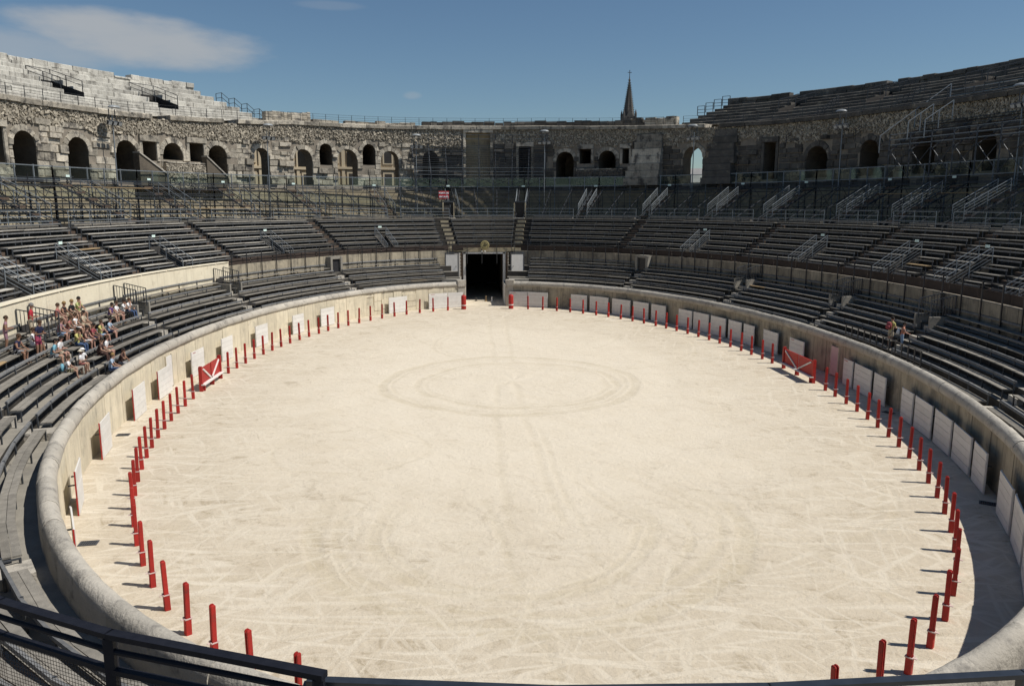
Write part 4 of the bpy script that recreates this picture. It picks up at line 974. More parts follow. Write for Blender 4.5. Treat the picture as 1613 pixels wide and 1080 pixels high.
# ------------------------------------------------------------------ upper tiers
def upper(side, t0, t1, endt, ztop, m, label, voids):
    root = thing('upper_tier', label, 'seating', E((t0 + t1) / 2, 28, 18))
    n = 7; D = [24.0 + 1.3 * i for i in range(n + 1)]
    z0 = zl((t0 + t1) / 2) + .42; rise = (ztop - .95 - z0) / n
    core = MB(); inv = lambda i, a, b: any(b > v[0] and a < v[1] and v[2] <= i <= v[3] for v in voids)
    for i in range(n):
        lo, hi = (t0, t1 + endt * (n - 1 - i)) if side < 0 else (t0 - endt * (n - 1 - i), t1)
        zt = z0 + rise * (i + 1); t = lo
        while t < hi - .001:
            te = min(t + dt(t, D[i], random.uniform(1.6, 3.4)), hi)
            for v in voids:
                if v[2] <= i <= v[3] and t < v[0] < te: te = v[0]
            if inv(i, t + 1e-5, te - 1e-5):
                t = max(v[1] for v in voids if v[2] <= i <= v[3] and te > v[0] and t < v[1]); continue
            dz, dd_ = random.uniform(-.03, .02), random.uniform(-.05, .03); zz = zt + dz
            mb = MB(); mb.loft(lin(t + .0003, te - .0003, 1), [(D[i] + dd_, zt - rise - .04), (D[i] + dd_ - .02, zz - .05), (D[i] + dd_ + .05, zz), (D[i + 1] + .1, zz), (D[i + 1] + .1, zt - rise - .04)]); mb.build('seat_block', m, root)
            t = te
    lo, hi = (t0, t1) if side < 0 else (t0, t1)                         # back parapet: two courses of upright blocks
    zb = z0 + rise * n
    for c_, (za, zc) in enumerate(((zb - .05, zb + .5), (zb + .5, ztop))):
        t = lo
        while t < hi - .001:
            te = min(t + dt(t, 33, random.uniform(.8, 1.9)), hi); top = zc + (random.choice((-.3, -.08, 0, 0, 0, .03, .05)) if c_ else 0)
            mb = MB(); dd_ = random.uniform(-.08, .08); mb.loft([t + .0004, te - .0004], [(33.1 + dd_, za), (33.1 + dd_, top - .04), (33.16 + dd_, top), (34.1, top), (34.1, za)]); mb.build('parapet_block', m, root); t = te
    for va, vb, i0, i1, nm in voids:
        vm = (va + vb) / 2; zf = z0 + rise * i0 - 1.0; zt = z0 + rise * (i1 + 1)
        mb = MB(); d0, d1 = D[i0], D[i1 + 1]
        mb.loft([va, vb], [(d0, zf), (d1, zf), (d1, zt - .02), (d1 + .05, zt - .02), (d1 + .05, zf - .05), (d0, zf - .05)])
        for tt in (va, vb): mb.quad(E(tt, d0, zf), E(tt, d1, zf), E(tt, d1, zt - .02), E(tt, d0, zf + rise + 1.0))
        mb.build('stair_pit', DARK, root)
        o = thing('stair_railing', nm, 'railing', E(vm, d0, zt - 1), 'stairwell railings of the upper tiers')
        for tt in (va - .002, vb + .002):
            mb = MB()
            for f_ in (0, .5, 1): 
                d = d0 + .2 + (d1 - d0) * f_; z = z0 + rise * (i0 + 1 + (i1 - i0) * f_); mb.bar(E(tt, d, z - .5), E(tt, d, z + 1.0), .03)
            for h in (1.0, .6): mb.bar(E(tt, d0 + .2, z0 + rise * (i0 + 1) + h), E(tt, d1 + .2, z0 + rise * (i1 + 1) + h), .025)
            mb.build('side_rail', BLACKM, o)
        mb = MB(); z = z0 + rise * (i1 + 1)
        for h in (1.0, .6): mb.bar(E(va - .002, d1 + .2, z + h), E(vb + .002, d1 + .2, z + h), .025)
        mb.build('end_rail', BLACKM, o)
    return D, z0, rise
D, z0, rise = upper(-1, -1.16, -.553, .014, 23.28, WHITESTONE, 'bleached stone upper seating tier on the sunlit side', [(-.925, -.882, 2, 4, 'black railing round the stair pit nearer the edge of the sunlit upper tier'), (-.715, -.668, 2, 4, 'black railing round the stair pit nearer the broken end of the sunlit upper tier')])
o = thing('stair_railing', 'dark stepped railing down the broken end of the sunlit upper tier', 'railing', E(-.5, 28, 20))
for i in range(5):
    t = -.553 + .014 * (6 - i) - .004; z = z0 + rise * (i + 1); mb = MB(); d = D[i] + .6
    mb.bar(E(t, d, z), E(t, d, z + 1.05), .03); mb.bar(E(t, d + 1.2, z), E(t, d + 1.2, z + 1.05), .03)
    for h in (.55, 1.05):
        mb.bar(E(t, d, z + h), E(t, d + 1.2, z + h), .022)
        if i < 4: mb.bar(E(t, d + 1.2, z + h), E(t - .014, d + 1.3, z + rise + h), .022)
    mb.build('rail_section', BLACKM, o)
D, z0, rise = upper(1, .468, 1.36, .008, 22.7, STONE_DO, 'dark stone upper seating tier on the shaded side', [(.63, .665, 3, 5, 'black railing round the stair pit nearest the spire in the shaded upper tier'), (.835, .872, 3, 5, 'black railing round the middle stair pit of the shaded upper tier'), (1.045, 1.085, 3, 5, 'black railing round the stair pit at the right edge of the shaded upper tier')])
o = thing('stair_railing', 'black stepped railing at the left end of the shaded upper tier against the sky', 'railing', E(.45, 30, 21))
for i in range(3, 7):
    t = .468 - .008 * (6 - i) - .004; z = z0 + rise * (i + 1); d = D[i] + .3; mb = MB()
    mb.bar(E(t, d, z), E(t, d, z + 1.1), .035); mb.bar(E(t + .016, d, z), E(t + .016, d, z + 1.1), .035)
    for h in (.35, .7, 1.1): mb.bar(E(t, d, z + h), E(t + .016, d, z + h), .025)
    mb.build('rail_section', BLACKM, o)
# steep radial railings on the shaded side
for k, (ta, tb, nm) in enumerate(((.745, .79, 'thin radial handrail in the shaded upper tier near the middle stair pit'), (.925, .985, 'thin radial handrail in the shaded upper tier above the last dark arch'))):
    o = thing('radial_handrail', nm, 'handrail', E(ta, 21.5, 16))
    for h in (0, .25, .5):
        mb = MB(); mb.bar(E(ta, 21.4, 16.3 + h), E(tb, 26.5, 20.3 + h), .02); mb.build('rail', BLACKM, o)
    for f_ in (0, .33, .66, 1):
        mb = MB(); p = E(ta, 21.4, 16.3).lerp(E(tb, 26.5, 20.3), f_); mb.bar(p - EZ * .6, p + EZ * .5, .02); mb.build('upright', BLACKM, o)

# ------------------------------------------------------------------ two upper scaffold stands
def upper_stand(t0, t1, d0, zs, n, dd_, dz, label, m, front=True):
    o = thing('upper_scaffold_stand', label, 'grandstand', E((t0 + t1) / 2, d0, zs - 1))
    ts = arc(t0, t1, d0, 2.0)
    for i in range(n):
        d, z = d0 + dd_ * i, zs + dz * i
        mb = MB(); mb.loft(ts, [(d, z), (d, z + .05), (d + .16, z + .05), (d + .16, z)]); mb.build('seat_plank', m, o)
        mb = MB(); mb.loft(ts, [(d + .2, z + .22), (d + .2, z + .27), (d + .24, z + .27), (d + .24, z + .22)]); mb.build('back_rail', GREYM, o)
    for t in ts:
        mb = MB(); mb.bar(E(t, d0 - .1, 12.2), E(t, d0 - .1, zs + 1.1), .04); mb.bar(E(t, d0 + dd_ * n, 12.2), E(t, d0 + dd_ * n, zs + dz * n + 1.1), .04)
        mb.bar(E(t, d0 - .1, zs - .3), E(t, d0 + dd_ * n, zs + dz * n - .3), .03); mb.build('scaffold_frame', GREYM, o)
    for z, d in ((zs + 1.08, d0 - .1), (zs + .65, d0 - .1), (zs + .25, d0 - .1), (zs + dz * n + 1.08, d0 + dd_ * n), (zs + dz * n + .6, d0 + dd_ * n)):
        mb = MB(); mb.loft(ts, [(d, z), (d, z + .045), (d + .045, z + .045), (d + .045, z)]); mb.build('guard_rail', GALV, o)
    for a, b in zip(ts, ts[1:]):
        mb = MB(); mb.bar(E(a, d0 - .1, 12.3), E(b, d0 - .1, zs - .1), .022); mb.bar(E(b, d0 - .1, 12.3), E(a, d0 - .1, zs - .1), .022); mb.build('cross_brace', GREYM, o)
upper_stand(-.168, .133, 20.55, 13.2, 9, .15, .44, 'grey scaffold stand with plank rows in front of the dark middle opening', GREYM)
upper_stand(1.075, 1.38, 18.6, 14.6, 8, .75, .48, 'dark scaffold stand with guard rails in front of the right arcade', KICK)
for ta, da, za, tb, db, zb, nm in ((1.05, 18.5, 14.7, 1.085, 24.2, 19.0, 'long pale slanting handrail at the end of the right scaffold stand'), (1.115, 18.6, 15.6, 1.125, 20.6, 17.0, 'short pale slanting handrail inside the right scaffold stand'), (1.155, 18.6, 15.6, 1.165, 20.8, 17.1, 'second short pale handrail inside the right scaffold stand')):
    o = thing('slanting_handrail', nm, 'handrail', E(ta, da, za))
    mb = MB(); mb.bar(E(ta, da, za + 1.0), E(tb, db, zb + 1.0), .035, n=6); mb.build('rail', GALV, o)
    for f_ in (0, .5, 1): mb = MB(); p = E(ta, da, za).lerp(E(tb, db, zb), f_); mb.bar(p - EZ * .4, p + EZ, .03); mb.build('upright', GALV, o)

# ------------------------------------------------------------------ lamp posts
def lamp(t, ztop, label, d=20.9):
    p = E(t, d, 8.4); o = thing('lamp_post', label, 'lamp post', p, 'lamp posts along the glass barrier')
    mb = MB(); mb.bar(p, E(t, d, ztop - .6), .06, .045, n=8); mb.build('pole', GALV, o, True)
    for q in (-1, 1):
        mb = MB(); mb.bar(E(t, d, ztop - 1.1) + T(t) * q * .32, E(t, d, ztop - .1) + T(t) * q * .32, .03); mb.build('bracket', GREYM, o)
    mb = MB(); mb.bar(E(t, d, ztop - 1.1) - T(t) * .6, E(t, d, ztop - 1.1) + T(t) * .6, .035); mb.build('crossarm', GREYM, o)
    c = E(t, d - .3, ztop)
    mb = MB(); prof = [(.56, 0), (.54, .07), (.4, .17), (.15, .22)]
    k = len(mb.v)
    for r, z in prof: mb.v += [c + T(t) * (r * cos(2 * pi * i / 14)) + N(t) * (r * .75 * sin(2 * pi * i / 14)) + EZ * z for i in range(14)]
    for j in range(3):
        for i in range(14): mb.f.append((j * 14 + i, j * 14 + (i + 1) % 14, (j + 1) * 14 + (i + 1) % 14, (j + 1) * 14 + i))
    mb.f += [tuple(range(13, -1, -1)), tuple(range(42, 56))]; mb.build('hood', LAMPW, o, True)
    for q in (-.55, 0, .55):
        h = MB(); cc = E(t, d - .22, ztop - 1.28) + T(t) * q; h.box(cc, T(t) * .20, (N(t) + EZ * .5).normalized() * .10, (EZ - N(t) * .5).normalized() * .16); f_ = h.build('floodlight', GREYM, o)
        h = MB(); h.box(cc - (N(t) + EZ * .5).normalized() * .106, T(t) * .17, (N(t) + EZ * .5).normalized() * .004, (EZ - N(t) * .5).normalized() * .13); h.build('lens', LENS, f_)
for t, z, nm in ((-.936, 18.05, 'tall lamp post with hood and floodlights beside the third sunlit arch'), (-.534, 18.05, 'lamp post before the ruined arch with yellowish voussoirs'), (-.163, 17.9, 'lamp post at the left end of the middle scaffold stand'), (.1326, 18.5, 'lamp post at the right end of the middle scaffold stand'), (.5045, 18.4, 'lamp post in front of the sky arch'), (.90, 18.4, 'lamp post in the shade left of the right scaffold stand'), (1.307, 18.3, 'lamp post at the right picture edge behind the scaffold stand')):
    lamp(t, z, nm)

# ------------------------------------------------------------------ town beyond the walls
def house(t0, t1, d, h, label, m, rm=None):
    p0, p1 = E(t0, d, 0), E(t1, d, 0); c = (p0 + p1) / 2; ax = (p1 - p0).normalized(); L = (p1 - p0).length / 2; inn = -V((ax.y, -ax.x, 0)) if V((ax.y, -ax.x, 0)).dot(c) > 0 else V((ax.y, -ax.x, 0)); 
    o = thing('town_house', label, 'building', c + EZ * -.6)
    mb = MB(); mb.box(c - inn * 5 + EZ * (h / 2 - .3), ax * L, inn * 5, EZ * (h / 2 + .3)); mb.build('walls', m, o)
    mb = MB(); A_, B_ = c + ax * (L + .4) + inn * .4 + EZ * h, c - ax * (L + .4) + inn * .4 + EZ * h; R1, R2 = A_ - inn * 5.4 + EZ * 2.2, B_ - inn * 5.4 + EZ * 2.2; A2, B2 = A_ - inn * 10.8, B_ - inn * 10.8
    mb.quad(A_, B_, R2, R1); mb.quad(R1, R2, B2, A2); mb.quad(A_, R1, A2); mb.quad(B_, B2, R2); mb.build('roof', rm or ROOF, o)
    for z in (h - .35, h - 3.7, h - 7):
        mb = MB(); mb.box(c + inn * .12 + EZ * z, ax * (L + .1), inn * .14, EZ * .16); mb.build('cornice', FACADE, o)
    x = -L + 1.2
    while x < L - 1:
        for z in (h - 2.0, h - 5.4, h - 8.7):
            f_ = MB(); f_.box(c + ax * x + inn * .06 + EZ * z, ax * .75, inn * .07, EZ * 1.15); wn_ = f_.build('window', FACADE, o)
            f_ = MB(); f_.box(c + ax * x + inn * .135 + EZ * z, ax * .52, inn * .01, EZ * .95); f_.build('pane', DARK, wn_)
        mb = MB(); mb.box(c + ax * (x + 1.25) + inn * .08 + EZ * (h - 5.2), ax * .2, inn * .09, EZ * 5.0); mb.build('pilaster', FACADE, o)
        x += 2.5
house(-.47, -.272, 38, 18.3, 'cream town house seen through the two left open arches', FACADE); house(-.268, -.10, 40, 18.6, 'cream town house with pilasters seen through the two right open arches', FACADE)
house(.29, .40, 46, 13.1, 'pale town house seen low through the sky arch', mat('pale_facade', (0.55, 0.52, 0.46), (0.5, 0.47, 0.42), 0.5), mat('grey_slate_roof', (0.30, 0.29, 0.28), (0.24, 0.235, 0.23), 1))
# church spire
SP = V((66.7, 295.5, 0))
o = thing('church_spire', 'slender Gothic church spire with crockets and cross against the sky', 'spire', SP)
mb = MB(); mb.box(SP + EZ * 23, EX * 2.75, EY * 2.75, EZ * 23.6); mb.build('tower', SPIRE, o)
for s in (-1, 1):
    mb = MB(); mb.box(SP + V((s * .75, -2.77, 45.4)), EX * .38, EY * .05, EZ * .8); mb.build('belfry_window', DARK, o)
mb = MB(); k = 8; z0_, z1_ = 46.5, 61.0
for r, z in ((2.95 * SPW, z0_), (.24, z1_)): mb.v += [SP + V((r * cos(2 * pi * i / k + pi / 8), r * sin(2 * pi * i / k + pi / 8), z)) for i in range(k)]
for i in range(k): mb.f.append((i, (i + 1) % k, k + (i + 1) % k, k + i))
mb.f.append(tuple(range(k, 2 * k))); mb.build('steeple', SPIRE, o)
mb = MB()
for i in range(k):
    for j in range(16):
        f_ = j / 16; r = 2.95 * SPW + (.24 - 2.95 * SPW) * f_; z = z0_ + (z1_ - z0_) * f_; a = 2 * pi * i / k + pi / 8
        q = SP + V((r * cos(a), r * sin(a), z)); mb.bar(q, q + V((.38 * cos(a), .38 * sin(a), .28)), .16, .06)
mb.build('crockets', SPIRE, o)
for sx in (-1, 1):
    for sy in (-1, 1):
        mb = MB(); q = SP + V((sx * 2.5, sy * 2.5, 45.5)); mb.lathe(q, [(.48, 0), (.48, 1.8), (.52, 1.9), (.05, 3.9)], 6); mb.build('pinnacle', SPIRE, o)
    mb = MB(); q = SP + V((0, sx * 2.65, 46.4)); mb.quad(q + V((-1.5, 0, 0)), q + V((1.5, 0, 0)), q + V((0, 0, 3.0))); mb.quad(q + V((-1.5, 0, 0)), q + V((0, 0, 3.0)), SP + V((0, 0, 49.4))); mb.quad(q + V((1.5, 0, 0)), SP + V((0, 0, 49.4)), q + V((0, 0, 3.0))); mb.build('gable', SPIRE, o)
mb = MB(); mb.box(SP + V((0, -2.75, 50.6)), EX * .25, EY * .3, EZ * .3); mb.build('lucarne', DARK, o)
mb = MB(); mb.lathe(SP + EZ * 60.8, [(.3, 0), (.45, .3), (.5, .6), (.3, 1.0), (.18, 1.2), (.2, 1.9)], 8); mb.build('finial', SPIRE, o)
mb = MB(); mb.bar(SP + EZ * 62.5, SP + EZ * 65.4, .11); mb.bar(SP + V((-.85, 0, 64.4)), SP + V((.85, 0, 64.4)), .10); mb.build('cross', BLACKM, o)
# weeds rooted at the foot of the middle arcade
for t, nm in ((-.098, 'green weeds behind the glass left of the middle'), (-.062, 'small green weeds behind the glass beside the dark opening')):
    o = thing('weeds', nm, 'plant', E(t, 21.5, 11.6), 'weeds behind the glass'); mb = MB()
    for i in range(60):
        c = E(t, 21.5, 11.9) + V((random.gauss(0, .4), random.gauss(0, .15), abs(random.gauss(0, .35)))); a = V((random.gauss(0, 1), random.gauss(0, 1), random.gauss(0, 1))).normalized(); b = a.cross(V((random.gauss(0, 1), .3, 1))).normalized()
        mb.quad(c - a * .1, c + b * .04, c + a * .1, c - b * .04)
    mb.build('foliage', LEAF, o); mb = MB(); mb.bar(E(t, 21.5, 11.3), E(t, 21.5, 12.1), .02); mb.build('stem', BOXW, o)

# ------------------------------------------------------------------ guard railing beside the two standing visitors
o = thing('guard_railing', 'short black railing in front of the two standing visitors', 'railing', E(1.67, 3.0, 1.6))
rts = arc(1.545, 1.80, 3.0, .75)
for t in rts:
    mb = MB(); mb.bar(E(t, 2.95, 1.6), E(t, 2.95, 2.98), .028); mb.build('upright', BLACKM, o)
for z in (2.96, 2.35):
    mb = MB(); mb.loft(rts, [(2.93, z), (2.93, z + .04), (2.97, z + .04), (2.97, z)]); mb.build('rail', BLACKM, o)

# ------------------------------------------------------------------ railing in front of the photographer
o = thing('foreground_railing', 'dark steel railing with wire mesh at the photographer\'s feet', 'railing', (-4.7, -39.92, 6.6))
LP = [V((-7.3, -38.45, 7.65)), V((-5.49, -39.51, 7.65)), V((-4.68, -39.913, 7.65)), V((-3.417, -40.376, 7.65))]
def run(pts, dz, hy, hz, name, m, n=4):
    for a, b in zip(pts, pts[1:]):
        d = (b - a).normalized(); sd2 = d.cross(EZ).normalized(); mb = MB(); c = (a + b) / 2 + EZ * dz
        if n == 4: mb.box(c, d * ((b - a).length / 2 + .004), sd2 * hy, EZ * hz)
        else: mb.bar(a + EZ * dz, b + EZ * dz, hy, n=n)
        mb.build(name, m, o)
run([LP[0], LP[2], LP[3]] if False else LP, -.012, .03, .016, 'top_rail', NAVYM)
run(LP, -.112, .017, .017, 'middle_rail', NAVYM, 10)
run(LP, -.232, .022, .016, 'lower_rail', NAVYM); run(LP, -.80, .02, .016, 'bottom_rail', NAVYM)
for p in (LP[0], LP[2], LP[3] + V((-.03, .01, 0))):
    mb = MB(); mb.box(p + EZ * -.54, EX * .028, EY * .028, EZ * .51); mb.build('post', NAVYM, o)
mesh = MB()
for a, b in zip(LP, LP[1:]):
    n = int((b - a).length / .024)
    for i in range(1, n): q = a.lerp(b, i / n); mesh.bar(q + EZ * -.785, q + EZ * -.25, .0016, n=3)
    for j in range(22): mesh.bar(a + EZ * (-.775 + j * .024), b + EZ * (-.775 + j * .024), .0016, n=3)
x = mesh.build('wire_mesh', RUSTY, o); x['kind'] = 'stuff'
o = thing('foreground_railing', 'grey topped steel rail crossing the bottom edge of the picture', 'railing', (-1.5, -40.42, 6.6))
RP = [V((-3.524, -40.26, 7.55)), V((-2.254, -40.414, 7.55)), V((-1.127, -40.457, 7.55)), V((0.268, -40.418, 7.55)), V((1.9, -40.25, 7.55))]
RAILG = mat('worn_rail_paint', (0.016, 0.018, 0.022), (0.03, 0.033, 0.04), 9, rough=0.3, spec=0.7)
run(RP, -.012, .026, .013, 'top_rail', RAILG); run(RP, -.42, .018, .018, 'middle_rail', RAILG, 10)
for p in RP:
    mb = MB(); mb.box(p + EZ * -.49, EX * .024, EY * .024, EZ * .464); mb.build('post', RAILG, o)
mb = MB(); P = [(-9, -38.2), (-7.3, -38.4), (-4.68, -39.86), (-3.4, -40.3), (-1.1, -40.4), (2.2, -40.2), (4, -39.4), (4, -48), (-9, -48)]
k = len(P); mb.v = [V((x, y, 6.6)) for x, y in P] + [V((x, y, 5.2)) for x, y in P]; mb.f = [tuple(range(k)), tuple(range(2 * k - 1, k - 1, -1))] + [(i, k + i, k + (i + 1) % k, (i + 1) % k) for i in range(k)]
struct('viewing_landing', mb, CONC)

# ------------------------------------------------------------------ visitors
def flat(name, c, rough=0.85): return mat(name, c, tuple(v * .8 for v in c), 9, rough=rough)
SK = [flat('skin_light', (0.42, 0.25, 0.175), .65), flat('skin_tan', (0.29, 0.16, 0.105), .65), flat('skin_pink', (0.44, 0.25, 0.19), .65)]
HAIR = {'brown': flat('hair_brown', (0.06, 0.035, 0.02)), 'dark': flat('hair_dark', (0.018, 0.014, 0.012)), 'blond': flat('hair_blond', (0.26, 0.165, 0.065)), 'grey': flat('hair_grey', (0.20, 0.19, 0.18))}
CLO = dict(red=(.42, .03, .045), navy=(.018, .022, .06), black=(.015, .015, .017), white=(.78, .77, .77), yellow=(.50, .46, .17), lime=(.40, .43, .18), ltblue=(.38, .48, .60), sky=(.18, .40, .50), pink=(.45, .08, .15), salmon=(.40, .15, .13), beige=(.50, .42, .31), cream=(.66, .60, .48), grey=(.30, .30, .31), jeans=(.06, .10, .20), brown=(.10, .055, .045), purple=(.10, .05, .18), khaki=(.30, .27, .17), check=(.30, .07, .08), print=(.30, .17, .21), orange=(.60, .25, .16), ltjeans=(.30, .40, .55))
def cloth(k): return flat('cloth_' + k, CLO[k])
pending = []
def person(label, pos, rz, pose, shirt, pants, hair='brown', longp=False, s=1.0, hat=None, lean=.05, skin=None, arms='lap', sleeve=.6, longhair=False):
    root = thing('person', label, 'person', pos, None, rz); sk = skin or random.choice(SK)
    Vx, Ed, Tg = [], [], []; s *= .96
    def v(x, y, z, r): Vx.append((V((x, y, z)) * s, r * s)); return len(Vx) - 1
    def e(a, b, tg): Ed.append((a, b)); Tg.append(tg)
    sit = pose == 'sit'; hz = .11 if sit else .94; L = lean
    pel = v(0, 0, hz, .125); sp = v(0, L * .3 - .01, hz + .20, .118); ch = v(0, L, hz + .38, .135); nk = v(0, L * 1.3, hz + .53, .056); h0 = v(0, L * 1.4 + .015, hz + .61, .07); h1 = v(0, L * 1.4 + .02, hz + .70, .088); h2 = v(0, L * 1.4 + .01, hz + .77, .06)
    e(pel, sp, 'shirt'); e(sp, ch, 'shirt'); e(ch, nk, 'shirt'); e(nk, h0, 'skin'); e(h0, h1, 'skin'); e(h1, h2, 'skin')
    for q in (-1, 1):
        sh = v(q * .165, L, hz + .43, .062); e(ch, sh, 'shirt')
        if arms == 'lap': el, wr, hd = (q * .235, L + .08, hz + .20), (q * .15, L + .28, hz + .12), (q * .10, L + .35, hz + .10)
        elif arms == 'face' and q > 0: el, wr, hd = (q * .20, L + .22, hz + .20), (q * .10, L + .20, hz + .45), (q * .06, L + .16, hz + .53)
        elif arms == 'face': el, wr, hd = (q * .23, L + .10, hz + .20), (q * .12, L + .28, hz + .14), (q * .04, L + .32, hz + .13)
        elif arms == 'hold': el, wr, hd = (q * .235, L - .01, hz + .16), (q * .15, L + .20, hz + .19), (q * .075, L + .245, hz + .20)
        else: el, wr, hd = (q * .225, L - .02, hz + .16), (q * .235, L + .05, hz - .07), (q * .235, L + .07, hz - .16)
        a = v(*el, .043); b = v(*wr, .030); c = v(*hd, .034); e(sh, a, 'sleeve'); e(a, b, 'skin'); e(b, c, 'skin')
        P0, d = V(hd), (V(hd) - V(wr)).normalized(); sdv = V((0, 0, 1)).cross(d); sdv = sdv.normalized() if sdv.length > .1 else EX
        for k in range(4):                        # four unequal fingers and a thumb
            f0 = P0 + d * .035 + sdv * ((k - 1.5) * .020); f1 = f0 + d * (.035 + .008 * (k in (1, 2))) + EZ * -.004; f2 = f1 + d * .020 + EZ * -.016
            i1 = v(*f0, .0105); i2 = v(*f1, .0095); i3 = v(*f2, .0085); e(c, i1, 'skin'); e(i1, i2, 'skin'); e(i2, i3, 'skin')
        g = P0 - sdv * (q * .036) + d * .004; i1 = v(*g, .011); i2 = v(*(g - sdv * (q * .012) + d * .032), .0095); e(c, i1, 'skin'); e(i1, i2, 'skin')
        j = random.uniform(-.03, .03)
        if sit: kn, an, to = (q * (.11 + j), .42, .09), (q * (.10 + j), .40 + random.uniform(-.05, .12), -.36), (q * (.12 + j), .58, -.415)
        else: kn, an, to = (q * .10, .03, .50), (q * .10, -.01 + j, .08), (q * .115, .14 + j, .035)
        hp = v(q * .085, .01 if sit else 0, hz - .03, .092); b = v(*kn, .06); mid = v(*((V(kn) + V(an)) / 2 + V((0, -.02, 0))), .05); a = v(*an, .038); t_ = v(*to, .034)
        e(pel, hp, 'pants'); e(hp, b, 'thigh'); e(b, mid, 'calf'); e(mid, a, 'calf'); e(a, t_, 'shoe')
    me = bpy.data.meshes.new('body'); me.from_pydata([p for p, r in Vx], Ed, [])
    ob = bpy.data.objects.new('body', me); C.objects.link(ob); ob.parent = root
    md = ob.modifiers.new('Skin', 'SKIN'); md.use_smooth_shade = True; ob.modifiers.new('Sub', 'SUBSURF').levels = 1
    if not me.skin_vertices:
        bm = bmesh.new(); bm.from_mesh(me); bm.verts.layers.skin.verify(); bm.to_mesh(me); bm.free()
    for i, (p, r) in enumerate(Vx): me.skin_vertices[0].data[i].radius = (r, r); me.skin_vertices[0].data[i].use_root = (i == 0)
    pending.append((ob, Vx, Ed, Tg, [sk, cloth(shirt), cloth(pants), BLACKM if longp else flat('sandal', (.14, .09, .06))], longp, sleeve))
    hc = Vx[h1][0] + V((0, -.008, .012)) * s; R_ = .102 * s
    def lp(name, b, m, smooth=True):
        mm = b.mesh(name); mm.materials.append(m); mm.polygons.foreach_set('use_smooth', [smooth] * len(mm.polygons)); x = bpy.data.objects.new(name, mm); C.objects.link(x); x.parent = root
    hm = MB(); nu, nv = 12, 6
    for jv in range(nv + 1):
        for iu in range(nu):
            ph = 2 * pi * iu / nu; front = max(0, cos(ph)); lo = (.95 - 1.05 * front if not longhair else 1.6 - 1.7 * front); th_ = (pi / 2 + .55 * lo) * jv / nv
            r = R_ * (1 + .05 * sin(3 * ph + jv)); hm.v.append(hc + V((r * .92 * sin(th_) * sin(ph), r * 1.06 * sin(th_) * cos(ph), r * cos(th_) * 1.05)))
    for jv in range(nv):
        for iu in range(nu): hm.f.append((jv * nu + iu, jv * nu + (iu + 1) % nu, (jv + 1) * nu + (iu + 1) % nu, (jv + 1) * nu + iu))
    lp('hair', hm, HAIR[hair])
    for q in (-1, 1):
        b = MB(); b.box(hc + V((q * .034, .088, -.022)) * s, EX * .010 * s, EY * .008 * s, EZ * .006 * s); lp('eye', b, SPKEYE, False)
        b = MB(); b.bar(hc + V((q * .085, -.005, -.045)) * s, hc + V((q * .097, -.012, -.005)) * s, .012 * s, .016 * s, n=6); lp('ear', b, sk)
    b = MB(); b.bar(hc + V((0, .088, -.018)) * s, hc + V((0, .112, -.058)) * s, .007 * s, .015 * s, n=6); lp('nose', b, sk)
    b = MB(); b.box(hc + V((0, .084, -.085)) * s, EX * .022 * s, EY * .006 * s, EZ * .005 * s); lp('mouth', b, LIP, False)
    if hat:
        b = MB(); b.lathe(hc + V((0, 0, .035)) * s, [(.20 * s, -.012 * s), (.165 * s, .0), (.118 * s, .012 * s), (.112 * s, .075 * s), (.06 * s, .10 * s)], 14); lp('hat', b, cloth(hat))
    return root
def seated(row, t, label, shirt, pants, **k):
    d = ROWD[row]; p = E(t, d + .20, LOW_Z[row] + .452)
    return person(label, p, rotz_in(t) + k.pop('turn', random.uniform(-.25, .25)), 'sit', shirt, pants, **k)
def standing(t, d, z, label, shirt, pants, turn=0, **k):
    return person(label, E(t, d, z), rotz_in(t) + turn, 'stand', shirt, pants, **k)
seated(4, -1.672, 'seated visitor in a pink top with brown hair on the top row by the aisle', 'salmon', 'beige', hair='brown', longhair=True)
seated(4, -1.652, 'seated visitor in sunglasses and dark vest on the top row', 'black', 'khaki', hair='blond', sleeve=0)
seated(4, -1.628, 'seated visitor in a black shirt on the top row next to the lime shirt', 'black', 'beige', hair='blond')
seated(4, -1.606, 'seated visitor in a lime shirt resting chin on hand, highest of the group', 'lime', 'beige', hair='dark', arms='face', s=1.06)
seated(3, -1.690, 'seated visitor with bare shoulders in a red top leaning forward', 'salmon', 'white', hair='brown', lean=.16, sleeve=0, longhair=True)
seated(3, -1.664, 'seated visitor in a white dress behind the yellow shirt', 'white', 'white', hair='brown', longhair=True, sleeve=.2)
seated(3, -1.637, 'seated visitor in a beige shirt with dark hair', 'beige', 'beige', hair='dark')
seated(3, -1.716, 'seated visitor in a patterned top and blue shorts at the aisle', 'print', 'ltjeans', hair='brown', lean=.12, sleeve=.2)
seated(2, -1.712, 'seated visitor in a yellow shirt with black backpack straps and jeans', 'yellow', 'jeans', hair='dark', longp=True, arms='face', s=1.05)
seated(2, -1.686, 'seated visitor in a brown top and white shorts beside the yellow shirt', 'brown', 'white', hair='dark', lean=.12, sleeve=.2)
seated(2, -1.662, 'seated visitor in a red checked shirt between two others', 'check', 'navy', hair='dark', lean=.1)
seated(2, -1.632, 'seated visitor in a pale yellow shirt and light blue shorts', 'yellow', 'ltjeans', hair='brown', arms='face')
seated(2, -1.604, 'seated visitor in a light blue shirt and dark blue shorts', 'ltblue', 'navy', hair='dark', lean=.1)
seated(3, -1.545, 'seated visitor in a purple top and beige shorts on the right of the group', 'purple', 'beige', hair='dark', sleeve=.1, lean=.1, longhair=True)
seated(3, -1.526, 'seated visitor in a white shirt next to the purple top', 'white', 'beige', hair='brown')
seated(3, -1.500, 'seated visitor in a white shirt and black trousers near the barred gate', 'white', 'black', hair='dark', longp=True, arms='face')
